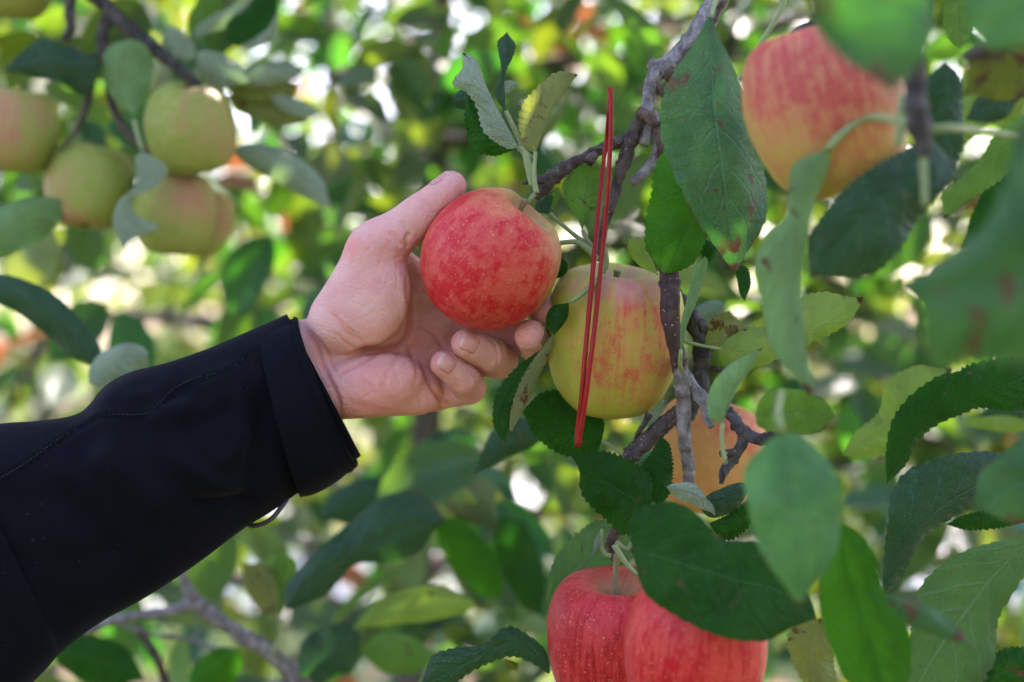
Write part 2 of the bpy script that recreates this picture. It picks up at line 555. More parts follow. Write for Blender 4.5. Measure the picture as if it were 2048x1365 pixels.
def apple_mat(name, ground, ground2, red, red2, blush, amount, stripes=.5, dots=.6, glare=.34, bk=.55, grainy=.45, mott=.4, rim=None, soft=0.0, dot_c=(0.62, 0.42, 0.22)):
    k = NT(name)
    o = k.coord('Object')
    s = k.sep(o)
    rad = k.vmath('LENGTH', k.comb(s[0], s[1], 0.0))
    nx = k.math('DIVIDE', s[0], k.math('MAXIMUM', rad, .05)); ny = k.math('DIVIDE', s[1], k.math('MAXIMUM', rad, .05))
    mer = k.comb(k.math('MULTIPLY', nx, 5.0), k.math('MULTIPLY', ny, 5.0), k.math('MULTIPLY', s[2], 0.9))
    mer2 = k.comb(k.math('MULTIPLY', nx, 13.0), k.math('MULTIPLY', ny, 13.0), k.math('MULTIPLY', s[2], 1.8))
    st1 = k.noise(mer, 1.0, 3, .6, .4); st2 = k.noise(mer2, 1.0, 3, .6, .5)
    big = k.noise(o, 1.3, 2, .5); mot = k.noise(o, 6.0, 4, .65); grain = k.noise(o, 34, 3, .7)
    bn = k.node('ShaderNodeVectorMath', operation='DOT_PRODUCT'); bn.name = 'blush'
    k.set(bn.inputs[0], o); bn.inputs[1].default_value = blush
    bd = bn.outputs['Value']
    f = k.math('ADD', k.math('MULTIPLY', bd, bk), amount)
    f = k.math('ADD', f, k.math('MULTIPLY', k.math('SUBTRACT', big, .5), .9))
    f = k.math('ADD', f, k.math('MULTIPLY', k.math('SUBTRACT', st1, .5), 1.5 * stripes))
    f = k.math('ADD', f, k.math('MULTIPLY', k.math('SUBTRACT', st2, .5), .9 * stripes))
    f = k.math('ADD', f, k.math('MULTIPLY', k.math('SUBTRACT', mot, .5), .55))
    f = k.math('ADD', f, k.math('MULTIPLY', k.math('SUBTRACT', grain, .5), grainy))
    gr = k.mix(k.ramp(mot, .35, .65), ground, ground2)
    rd = k.mix(k.ramp(k.math('ADD', k.math('MULTIPLY', st2, 1 - mott), k.math('MULTIPLY', k.math('ADD', mot, k.math('MULTIPLY', k.math('SUBTRACT', big, .5), .7)), mott)), .40, .60), red2, red)
    m1 = k.ramp(f, 0.18 - soft, 0.95 + soft * .5)
    c = k.mix(m1, gr, rd)
    # stem cavity: greenish tan
    cav = k.math('MULTIPLY', k.ramp(rad, .10, .58, 1.0, 0.0), k.ramp(s[2], .3, .6))
    c = k.mix(k.math('MULTIPLY', cav, .6), c, k.mix(mot, (0.30, 0.30, 0.10), (0.40, 0.27, 0.13)))
    if rim:
        rm = k.math('MULTIPLY', k.ramp(s[2], .62, .92), k.ramp(st1, .35, .6))
        c = k.mix(k.math('MULTIPLY', rm, .7), c, rim)
    if dots > 0:
        dv = k.voro(o, 11.0); dv2 = k.voro(o, 22.0)
        dsz = k.ramp(k.noise(o, 9.0, 1), .3, .7, .05, .17)
        d = k.math('MULTIPLY', k.math('LESS_THAN', dv, dsz), .85)
        d = k.math('MAXIMUM', d, k.math('MULTIPLY', k.math('LESS_THAN', dv2, .13), .45))
        dd = k.math('MULTIPLY', k.ramp(dv, .05, .155, 1.0, 0.0), k.ramp(k.noise(o, 4, 1), .2, .5))
        dd = k.math('MAXIMUM', dd, k.math('MULTIPLY', k.ramp(dv2, .08, .22, 1.0, 0.0), .6))
        c = k.mix(k.math('MULTIPLY', dd, dots), c, dot_c)
    # dull wax bloom and tiny russet freckles
    bl = k.math('MULTIPLY', k.ramp(k.noise(o, 55, 3, .8), .5, .75), .07)
    c = k.mix(bl, c, (0.62, 0.50, 0.42))
    rg = k.math('ADD', glare, k.math('MULTIPLY', mot, .16))
    k.p(Base_Color=c, Roughness=rg, Normal=k.bump(k.math('ADD', k.math('MULTIPLY', mot, .5), k.math('MULTIPLY', grain, .22)), .18, .02))
    k.b.inputs['Specular IOR Level'].default_value = .22
    k.b.inputs['Subsurface Weight'].default_value = .12
    k.b.inputs['Subsurface Radius'].default_value = (.12, .05, .03)
    k.b.inputs['Subsurface Scale'].default_value = .25
    return k.m


def apple(label, c, Rpx, mat, Y=Y0, axis=(0, 0, 1), spin=0.0, h=1.0, taper=0.0, lobes=.03, seed=1, stem=True, stem_len=.55, stem_dir=None,
          group=None, skew=0.0, stem_r=.042, rnd=0.0):
    w = Y * KW / 2048
    R = Rpx * w
    n, sides = 72, 96
    pr = crom(np.array(APROF), n)
    if rnd:
        wq = np.clip((pr[:, 0] - .30) / .3, 0, 1)[:, None] * rnd
        pr = pr * (1 - wq) + wq * pr / np.linalg.norm(pr, axis=1)[:, None] * .985
    ang = np.linspace(0, 2 * math.pi, sides, endpoint=False)
    rr = pr[:, 0][:, None]; zz = pr[:, 1][:, None] + 0 * ang[None]
    lob = 1 + lobes * np.cos(5 * ang + seed)[None] * np.clip(.35 - pr[:, 1][:, None], 0, 1.2) + .6 * lobes * np.cos(2 * ang + seed * 2)[None] + .5 * lobes * np.cos(3 * ang + seed)[None]
    rr = rr * lob * (1 + taper * pr[:, 1][:, None])
    zz = zz * h + skew * rr * np.cos(ang + seed)[None] + lobes * .8 * np.cos(5 * ang + seed)[None] * np.clip(-pr[:, 1][:, None] - .6, 0, 1) * 1.2 \
        + .03 * np.cos(3 * ang + seed)[None] * np.clip(pr[:, 1][:, None] - .5, 0, 1)
    V = np.stack([rr * np.cos(ang)[None], rr * np.sin(ang)[None], zz], -1).reshape(-1, 3)
    V *= (1 + .018 * vnoise(V * 1.7 + seed * 3.1, seed))[:, None]
    F = [(i * sides + j, (i + 1) * sides + j, (i + 1) * sides + (j + 1) % sides, i * sides + (j + 1) % sides) for i in range(n - 1) for j in range(sides)]
    o = mesh_obj('apple', V, np.array(F), mat)
    o.location = P(c[0], c[1], Y); o.scale = (R, R, R)
    q = Vector(axis).normalized().to_track_quat('Z', 'Y')
    o.rotation_mode = 'QUATERNION'
    from mathutils import Quaternion
    o.rotation_quaternion = q @ Quaternion((0, 0, 1), spin)
    tag(o, label, 'apple', group)
    bn = mat.node_tree.nodes['blush'].inputs[1]          # side of the apple that faced the light while it ripened
    bn.default_value = o.rotation_quaternion.inverted() @ Vector(bn.default_value).normalized()
    def child(nm, V, F, m):
        ch = mesh_obj(nm, V, F, m); ch.parent = o
        return ch
    if stem:
        sd = Vector((0.12, .05, 1)) if stem_dir is None else (o.rotation_quaternion.inverted() @ Vector(stem_dir))
        sd.normalize()
        a = np.array([0, 0, .58 * h]); b = a + np.array(sd) * stem_len
        mdl = (a + b) / 2 + np.array([.02, .03, .02])
        cc = crom(np.array([a, mdl, b]), 14)
        Rr = np.interp(np.linspace(0, 1, 14), [0, .25, .8, 1], [1.15, .85, 1, 1.5]) * stem_r
        v, f = tube_arrays(cc, Rr, 10, .1, seed, True, 9)
        child('stem', v, f, STEM)
    # dried calyx in the base: five little sepals
    v, f = [], []
    for j in range(5):
        a = j * 2 * math.pi / 5
        ca, sa = math.cos(a), math.sin(a)
        base = len(v)
        for (r_, w_, z_) in ((.05, .06, -.76), (.10, .05, -.86), (.10, .03, -.95), (.05, .008, -1.0)):
            for s_ in (-1, 1):
                v.append((r_ * ca - s_ * w_ * sa, r_ * sa + s_ * w_ * ca, z_ * h))
        for i in range(3):
            f.append((base + 2 * i, base + 2 * i + 1, base + 2 * i + 3, base + 2 * i + 2))
    child('calyx', np.array(v), f, CALYX)
    return o


CALYX = plain('calyx_dry_brown', (0.05, 0.035, 0.02), .9)

# ------------------------------------------------------------------ the hand and the sleeve
def surface_nets(vals, org, h):
    nx, ny, nz = vals.shape
    s = vals < 0
    cnt = np.zeros((nx - 1, ny - 1, nz - 1), np.int8)
    for dx in (0, 1):
        for dy in (0, 1):
            for dz in (0, 1):
                cnt += s[dx:nx - 1 + dx, dy:ny - 1 + dy, dz:nz - 1 + dz]
    act = (cnt > 0) & (cnt < 8)
    ids = -np.ones(act.shape, np.int32)
    cells = np.argwhere(act)
    ids[act] = np.arange(len(cells))
    acc = np.zeros((len(cells), 3)); num = np.zeros(len(cells))
    cor = [(a, b, c) for a in (0, 1) for b in (0, 1) for c in (0, 1)]
    cv = {k: vals[cells[:, 0] + k[0], cells[:, 1] + k[1], cells[:, 2] + k[2]] for k in cor}
    for k in cor:
        for ax in range(3):
            if k[ax] == 0:
                k2 = list(k); k2[ax] = 1; k2 = tuple(k2)
                a, b = cv[k], cv[k2]
                cross = (a < 0) != (b < 0)
                t = np.where(cross, a / (a - b + 1e-12), 0)
                p = np.tile(np.array(k, float), (len(cells), 1)); p[:, ax] += t
                acc[cross] += p[cross]; num[cross] += 1
    V = (cells + acc / np.maximum(num, 1)[:, None]) * h + org
    F = []
    for ax in range(3):
        sl0 = [slice(None)] * 3; sl1 = [slice(None)] * 3
        sl0[ax] = slice(0, -1); sl1[ax] = slice(1, None)
        a, b = s[tuple(sl0)], s[tuple(sl1)]
        o1, o2 = [(1, 2), (2, 0), (0, 1)][ax]
        for flip, mask in ((False, a & ~b), (True, ~a & b)):
            e = np.argwhere(mask)
            e = e[(e[:, o1] > 0) & (e[:, o2] > 0) & (e[:, o1] < vals.shape[o1] - 1) & (e[:, o2] < vals.shape[o2] - 1)]
            def cid(d1, d2):
                q = e.copy(); q[:, o1] += d1; q[:, o2] += d2
                return ids[q[:, 0], q[:, 1], q[:, 2]]
            quad = np.stack([cid(-1, -1), cid(0, -1), cid(0, 0), cid(-1, 0)], 1)
            F.append(quad[:, ::-1] if flip else quad)
    return V, np.vstack(F)


def mm(x, y, d):
    p = P(x, y, Y0 + d / 1000)
    return np.array([p.x, p.z - CAMH, p.y - Y0]) * 1000.0


def to_world(v):
    v = np.asarray(v) / 1000.0
    return np.stack([v[:, 0], v[:, 2] + Y0, v[:, 1] + CAMH], 1)


def smin(a, b, k):
    h = np.maximum(k - np.abs(a - b), 0) / k
    return np.minimum(a, b) - h * h * h * k / 6.0


def cone(p, a, b, r1, r2):
    ba = b - a; L = float(ba @ ba)
    pa = p - a.astype(np.float32)
    h = np.clip((pa @ ba.astype(np.float32)) / L, 0, 1)
    return np.linalg.norm(pa - h[:, None] * ba.astype(np.float32), axis=1) - (r1 + (r2 - r1) * h)


def ellip(p, c, r, ax1=None):
    q = p - c.astype(np.float32)
    if ax1 is not None:
        e1 = ax1 / np.linalg.norm(ax1); e3 = np.cross(e1, np.array([0, 1.0, 0.01])); e3 /= np.linalg.norm(e3); e2 = np.cross(e3, e1)
        q = q @ np.stack([e1, e2, e3], 1).astype(np.float32)
    r = np.array(r, np.float32)
    k0 = np.linalg.norm(q / r, axis=1); k1 = np.linalg.norm(q / (r * r), axis=1)
    return k0 * (k0 - 1) / (k1 + 1e-6)


APPLE_C = mm(980, 521, 0)
# joints: photo pixel and depth (mm behind the plane in focus), radius in mm
J = dict(
    index=[(858, 566, 46, 12.0), (1005, 575, 63, 10), (1070, 600, 38, 9), (1086, 626, 20, 7.6)],
    middle=[(885, 640, 55, 12.0), (1036, 668, 64, 10.5), (1076, 696, 34, 9.8), (1060, 671, 9, 9.2)],
    ring=[(880, 705, 58, 12.0), (1000, 722, 47, 10.8), (980, 708, 23, 10.0), (931, 687, 9, 8.4)],
    pinky=[(868, 782, 49, 12.0), (938, 776, 40, 10.0), (927, 757, 22, 9.3), (888, 728, 11, 7.9)],
)


def hand_sdf(p):
    p = p.astype(np.float32)
    f = None
    palm = [
        # forearm and wrist
        ((420, 812, 24), (606, 703, 22), 20.0, 18.2), ((455, 890, 24), (641, 783, 22), 20.0, 18.2),
        # metacarpals
        ((625, 720, 26), (858, 566, 46), 17, 13.0), ((630, 740, 26), (885, 640, 54), 17.5, 13.5),
        ((640, 760, 26), (882, 712, 56), 17, 13.2), ((650, 780, 26), (868, 782, 49), 15, 12.3),
    ]
    for a, b, r1, r2 in palm:
        d = cone(p, mm(*a), mm(*b), r1, r2)
        f = d if f is None else smin(f, d, 14)
    hyp = smin(cone(p, mm(690, 778, 16), mm(835, 782, 34), 17.0, 14.5), ellip(p, mm(745, 770, 14), (30, 17, 15), mm(845, 745, 20) - mm(745, 770, 14)), 8)
    f = smin(f, hyp, 9)
    th = cone(p, mm(680, 648, 14), mm(752, 560, 10), 18.5, 16.0)
    th = smin(th, ellip(p, mm(752, 600, 6), (27, 19, 15), mm(790, 510, 6) - mm(740, 660, 6)), 9)
    th = smin(th, cone(p, mm(745, 512, 10), mm(760, 490, 8), 15.0, 14.2), 8)
    th = smin(th, cone(p, mm(688, 627, 14), mm(749, 506, 9), 17.5, 15.2), 8)
    f = smin(f, th, 8)
    # web between thumb and index finger
    web = cone(p, mm(792, 515, 22), mm(850, 560, 48), 8, 8)
    f = smin(f, web, 10)
    t2 = cone(p, mm(752, 499, 8), mm(838, 432, 5), 14.6, 11.6)
    t2 = smin(t2, cone(p, mm(838, 432, 5), mm(903, 372, 6), 11.6, 8.6), 4)
    t2 = smin(t2, ellip(p, mm(880, 398, 3), (13, 8.6, 8.6), mm(903, 372, 6) - mm(838, 432, 5)), 4)
    f = smin(f, t2, 9)
    fing = {}
    for nm, js in J.items():
        g = None
        for (x1, y1, d1, r1), (x2, y2, d2, r2) in zip(js[:-1], js[1:]):
            a, b = mm(x1, y1, d1), mm(x2, y2, d2)
            s = cone(p, a, b, r1, r2)
            c = (a + b) / 2
            g = s if g is None else smin(g, s, 2.2)
        fing[nm] = g
    fg = None
    for g in fing.values():
        fg = g if fg is None else smin(fg, g, .9)
    f = smin(f, fg, 3.2)
    # the hollow that the apple presses into the fingers
    ap = np.linalg.norm(p - APPLE_C.astype(np.float32), axis=1) - 39.0
    f = -smin(-f, ap, 2.0)
    return f


def build_hand():
    h = 1.0
    lo = np.array([mm(400, 800, 0)[0] - 5, mm(700, 880, 0)[1] - 14, -24.0]); hi = np.array([mm(1110, 600, 0)[0] + 8, mm(900, 325, 0)[1] + 6, 86.0])
    dims = np.ceil((hi - lo) / h).astype(int)
    vals = np.empty(dims, np.float32)
    ys, zs = lo[1] + np.arange(dims[1]) * h, lo[2] + np.arange(dims[2]) * h
    YY, ZZ = np.meshgrid(ys, zs, indexing='ij')
    for x0 in range(0, dims[0], 24):
        xs = lo[0] + np.arange(x0, min(x0 + 24, dims[0])) * h
        pts = np.stack([np.repeat(xs, YY.size), np.tile(YY.ravel(), len(xs)), np.tile(ZZ.ravel(), len(xs))], 1)
        vals[x0:x0 + len(xs)] = hand_sdf(pts).reshape(len(xs), dims[1], dims[2])
    V, F = surface_nets(vals, lo, h)
    return V, F


def sdf_normal(p, e=.35):
    out = []
    for a in range(3):
        d = np.zeros(3); d[a] = e
        out.append(hand_sdf(p + d) - hand_sdf(p - d))
    n = np.stack(out, 1)
    return n / (np.linalg.norm(n, axis=1)[:, None] + 1e-9)


def px_of(v):
    """photo pixels of points in hand millimetres"""
    w = (v[:, 2] / 1000 + Y0) * KW / 2048 * 1000
    return np.stack([v[:, 0] / w + 1024, 682.5 - v[:, 1] / w], 1)


def seg_dist(q, pl):
    best = np.full(len(q), 1e9)
    tpos = np.zeros(len(q))
    pl = np.asarray(pl, float)
    for i in range(len(pl) - 1):
        a, b = pl[i], pl[i + 1]; ab = b - a
        t = np.clip(((q - a) @ ab) / (ab @ ab), 0, 1)
        d = np.linalg.norm(q - a - t[:, None] * ab, axis=1)
        m = d < best
        best[m] = d[m]; tpos[m] = (i + t[m]) / (len(pl) - 1)
    return best, tpos


CREASES = [  # polyline in photo pixels, half width px, depth mm
    ([(812, 545), (818, 600), (820, 650), (806, 684), (766, 700), (735, 696), (700, 712), (676, 714)], 5.0, 1.5),
    ([(766, 699), (730, 722), (690, 742), (672, 752)], 4.0, .6),
    ([(806, 684), (820, 700), (835, 742), (830, 770)], 5.0, .7),
    ([(838, 650), (870, 672), (890, 702)], 5.0, .7),
    ([(838, 712), (862, 770), (878, 800), (880, 830)], 5, .9),
    ([(806, 690), (780, 740), (768, 780), (790, 812)], 6, .35),
    ([(872, 790), (900, 812)], 4, .8),
    ([(600, 655), (632, 690), (650, 740), (676, 800), (682, 838)], 5, .7),
    ([(612, 655), (645, 690), (664, 730), (680, 760)], 4, .45),
    ([(672, 640), (700, 668), (740, 690)], 4, .35), ([(664, 660), (692, 686), (722, 700)], 3, .3),
    ([(655, 620), (690, 650), (716, 672)], 3, .25),
    ([(806, 494), (790, 476), (776, 462)], 5, .5), ([(815, 500), (812, 480), (820, 464)], 4.5, .8),
    ([(802, 440), (812, 460), (824, 478)], 4, .3), ([(845, 398), (856, 414), (868, 432)], 4, .35),
    ([(838, 404), (850, 422), (860, 438)], 3, .25), ([(722, 468), (740, 486), (756, 508)], 4, .2),
    ([(985, 668), (1004, 690), (1008, 720), (1000, 745)], 4, .45), ([(975, 672), (992, 694), (996, 722), (988, 748)], 3, .25),
    ([(952, 748), (962, 765), (960, 785)], 3, .35), ([(940, 740), (952, 760), (950, 790)], 3, .25),
    ([(700, 742), (735, 770), (760, 800)], 7, .3), ([(690, 800), (730, 815), (780, 822)], 6, .25),
    ([(815, 760), (838, 790), (842, 820)], 5, .4), ([(800, 700), (790, 735), (800, 770)], 4, .25),
]


def skin_material():
    k = NT('skin_fair')
    o = k.coord('Object')
    a = k.node('ShaderNodeAttribute', attribute_name='flush').outputs['Fac']
    n1 = k.noise(o, 55, 3, .6); n2 = k.noise(o, 240, 3, .6); n3 = k.noise(o, 700, 2)
    c = k.mix(k.ramp(n1, .3, .7), (0.70, 0.395, 0.345), (0.66, 0.325, 0.285))
    c = k.mix(k.math('MULTIPLY', a, .8), c, (0.72, 0.235, 0.20))
    c = k.mix(k.math('MULTIPLY', k.ramp(n2, .5, .75), .22), c, (0.70, 0.47, 0.38))
    c = k.mix(k.math('MULTIPLY', k.ramp(n3, .62, .75), .2), c, (0.45, 0.19, 0.14))
    lines = k.voro(k.vmath('MULTIPLY', o, (1.0, 1.0, 1.0)), 620, 'DISTANCE_TO_EDGE')
    wv = k.node('ShaderNodeTexWave', wave_type='BANDS', bands_direction='DIAGONAL')
    k.set(wv.inputs['Vector'], o); wv.inputs['Scale'].default_value = 240; wv.inputs['Distortion'].default_value = 9; wv.inputs['Detail'].default_value = 3
    wv.inputs['Detail Scale'].default_value = .5
    hgt = k.math('ADD', k.math('MULTIPLY', k.ramp(lines, 0, .12), .6), k.math('MULTIPLY', wv.outputs['Fac'], .25))
    hgt = k.math('ADD', hgt, k.math('MULTIPLY', n2, .9))
    k.p(Base_Color=c, Roughness=k.math('ADD', .46, k.math('MULTIPLY', n2, .14)), Normal=k.bump(hgt, .5, .0007))
    b = k.b.inputs
    b['Subsurface Weight'].default_value = .22
    b['Subsurface Radius'].default_value = (1.0, .32, .18)
    b['Subsurface Scale'].default_value = .0035
    b['Specular IOR Level'].default_value = .3
    return k.m


def build_person():
    V, F = build_hand()
    tmp = mesh_obj('tmp_hand', V, F, None) if False else None
    # one round of subdivision (plain quads -> finer quads, then smoothed onto the surface)
    me = bpy.data.meshes.new('hand_base')
    me.from_pydata(V.tolist(), [], F.tolist())
    bm = bmesh.new(); bm.from_mesh(me)
    bmesh.ops.remove_doubles(bm, verts=bm.verts, dist=1e-5)
    for _ in range(2):
        bmesh.ops.smooth_vert(bm, verts=bm.verts, factor=.5, use_axis_x=True, use_axis_y=True, use_axis_z=True)
    bm.to_mesh(me); bm.free(); bpy.data.meshes.remove if False else None
    ob = bpy.data.objects.new('hand_tmp', me); COL.objects.link(ob)
    md = ob.modifiers.new('s', 'SUBSURF'); md.levels = 1
    dg = bpy.context.evaluated_depsgraph_get()
    ev = ob.evaluated_get(dg); m2 = ev.to_mesh()
    n = len(m2.vertices)
    V = np.zeros(n * 3, np.float32); m2.vertices.foreach_get('co', V); V = V.reshape(-1, 3).astype(float)
    F = np.zeros(len(m2.polygons) * 4, np.int32); m2.loops.foreach_get('vertex_index', F); F = F.reshape(-1, 4)
    ev.to_mesh_clear(); bpy.data.objects.remove(ob); bpy.data.meshes.remove(me)
    N = sdf_normal(V)
    q = px_of(V)
    front = np.clip(-N[:, 2] * 2.2 + .15, 0, 1)
    dep = np.zeros(len(V))
    for pl, w, d in CREASES:
        c = crom(np.array(pl, float), max(8, len(pl) * 5))
        ds, tp = seg_dist(q, c)
        fade = np.clip(np.minimum(tp, 1 - tp) * 6, 0, 1)
        lo_d = d * 1.6
        dep += (lo_d * np.exp(-(ds / w) ** 2) - .30 * lo_d * np.exp(-((ds - 2.3 * w) / (1.5 * w)) ** 2)) * fade
    for sc_, am_, sd_ in ((5.2, .26, 31), (2.9, .15, 37)):
        rg_ = 1 - np.abs(vnoise(V / sc_ * np.array([1.0, 1.35, 1.0]), sd_))
        dep += am_ * np.clip((rg_ - .82) / .18, 0, 1) ** 1.5 * front
    dep -= .30 * vnoise(V / 6.5, 3) * front + .12 * vnoise(V / 2.4, 4)
    # soft strings of the wrist and the pads
    V = V - N * (dep * np.where(front > 0, front, .35))[:, None]
    fl = np.zeros(len(V))
    for pl, w, d in CREASES[:12]:
        ds, tp = seg_dist(q, crom(np.array(pl, float), max(8, len(pl) * 5)))
        fl = np.maximum(fl, .75 * np.exp(-(ds / (w * 1.3)) ** 2) * np.clip(np.minimum(tp, 1 - tp) * 6, 0, 1))
    for x, y, r, a in ((700, 492, 28, .9), (770, 480, 50, .45), (900, 400, 60, .5), (912, 690, 45, .6), (868, 728, 32, .85), (1040, 660, 45, .7), (740, 790, 100, .7),
                       (850, 790, 70, .5), (840, 720, 80, .65), (760, 690, 60, .4), (745, 545, 60, .35), (880, 400, 90, .35), (960, 770, 50, .5), (1085, 625, 40, .8), (815, 520, 30, .6), (1000, 720, 40, .4)):
        fl = np.maximum(fl, a * np.exp(-((q[:, 0] - x) ** 2 + (q[:, 1] - y) ** 2) / r ** 2))
    o = mesh_obj('person', to_world(V), F[:, ::-1] if HAND_FLIP else F, skin_material())
    at = o.data.attributes.new('flush', 'FLOAT', 'POINT'); at.data.foreach_set('value', fl.astype(np.float32))
    tag(o, 'bare left hand reaching in from a black jacket sleeve and closing round the red apple', 'person')
    nails(o)
    return o


HAND_FLIP = False


def nails(par):
    k = NT('fingernail')
    o = k.coord('UV'); s = k.sep(o)
    c = k.mix(k.ramp(s[0], .80, .93), (0.56, 0.25, 0.21), (0.60, 0.36, 0.30))
    c = k.mix(k.ramp(s[0], .0, .25, .5, 0.0), c, (0.62, 0.33, 0.28))
    ev = k.math('ABSOLUTE', k.math('MULTIPLY_ADD', s[1], 2.0, -1.0))
    rim = k.math('MAXIMUM', k.ramp(ev, .78, .97), k.ramp(s[0], .0, .14, 1.0, 0.0))
    c = k.mix(k.math('MULTIPLY', rim, .75), c, (0.30, 0.10, 0.08))
    k.p(Base_Color=c, Roughness=.28)
    dk = NT('fingernail_dark')
    dk.p(Base_Color=dk.mix(dk.noise(dk.coord('Object'), 400, 3), (0.16, 0.085, 0.07), (0.26, 0.15, 0.13)), Roughness=.25)  # darker nail colour, used on the middle finger
    # centre px + depth, tip direction (px, mm depth), normal hint (px x right, px y down, depth), half length, half width (mm)
    specs = [
        ((936, 687, 9), (-1.0, -.40, -4), (.22, -.10, -1), 5.7, 5.8, k.m),
        ((889, 727, 11), (-1.0, -.70, -5), (.22, -.10, -1), 5.3, 5.3, k.m),
        ((1060, 672, 11), (-.25, -.45, -22), (.62, -.10, -.80), 5.4, 4.8, dk.m),
        ((895, 379, 6), (1.0, -.85, 2), (-.62, -.80, -.42), 6.8, 5.4, k.m),
    ]
    for (cx, cy, cd), (tx, ty, td), (nx, ny, nd), hl, hw, m in specs:
        c = mm(cx, cy, cd)
        t = np.array([tx * 20, -ty * 20, td]); t /= np.linalg.norm(t)
        nr = np.array([nx, -ny, nd], float); nr -= t * (nr @ t); nr /= np.linalg.norm(nr)
        sd = np.cross(t, nr)
        A, B = 13, 11
        pts, uv = [], []
        for i in range(A):
            for j in range(B):
                a, b = i / (A - 1) * 2 - 1, j / (B - 1) * 2 - 1
                # rounded plan
                aa = a * (1 - .16 * b * b); bb = b * (1 - .10 * a * a * (1 if a < 0 else .6))
                pts.append(c + t * aa * hl + sd * bb * hw); uv.append(((a + 1) / 2, (b + 1) / 2))
        p = np.array(pts) + nr * 14
        for _ in range(34):
            p = p - nr * np.clip(hand_sdf(p), -1, .8)[:, None] * .6
        uvn = np.array(uv) * 2 - 1
        p = p + nr * (.42 - .45 * np.maximum(np.abs(uvn[:, 1]) ** 4, np.where(uvn[:, 0] < 0, np.abs(uvn[:, 0]) ** 4, 0)))[:, None]
        Fq = np.array([(i * B + j, i * B + j + 1, (i + 1) * B + j + 1, (i + 1) * B + j) for i in range(A - 1) for j in range(B - 1)])
        mesh_obj('fingernail', to_world(p), Fq, m, par, uv=np.array(uv))


def cloth_mat(name, c, lint=True):
    k = NT(name)
    o = k.coord('Object')
    n = k.noise(o, 45, 3, .6); f = k.noise(o, 2600, 2)
    col = k.mix(n, c, tuple(x * 1.7 for x in c))
    if lint:
        d = k.math('MULTIPLY', k.ramp(k.voro(o, 260), .035, .06, 1, 0), k.ramp(k.noise(o, 30, 2), .5, .62))
        col = k.mix(k.math('MULTIPLY', d, .7), col, (0.2, 0.2, 0.21))
    k.p(Base_Color=col, Roughness=.82, Normal=k.bump(f, .25, .0004))
    k.b.inputs['Sheen Weight'].default_value = .03
    k.b.inputs['Sheen Roughness'].default_value = .4
    k.b.inputs['Sheen Tint'].default_value = (.75, .8, 1, 1)
    k.b.inputs['Specular IOR Level'].default_value = .06
    return k.m


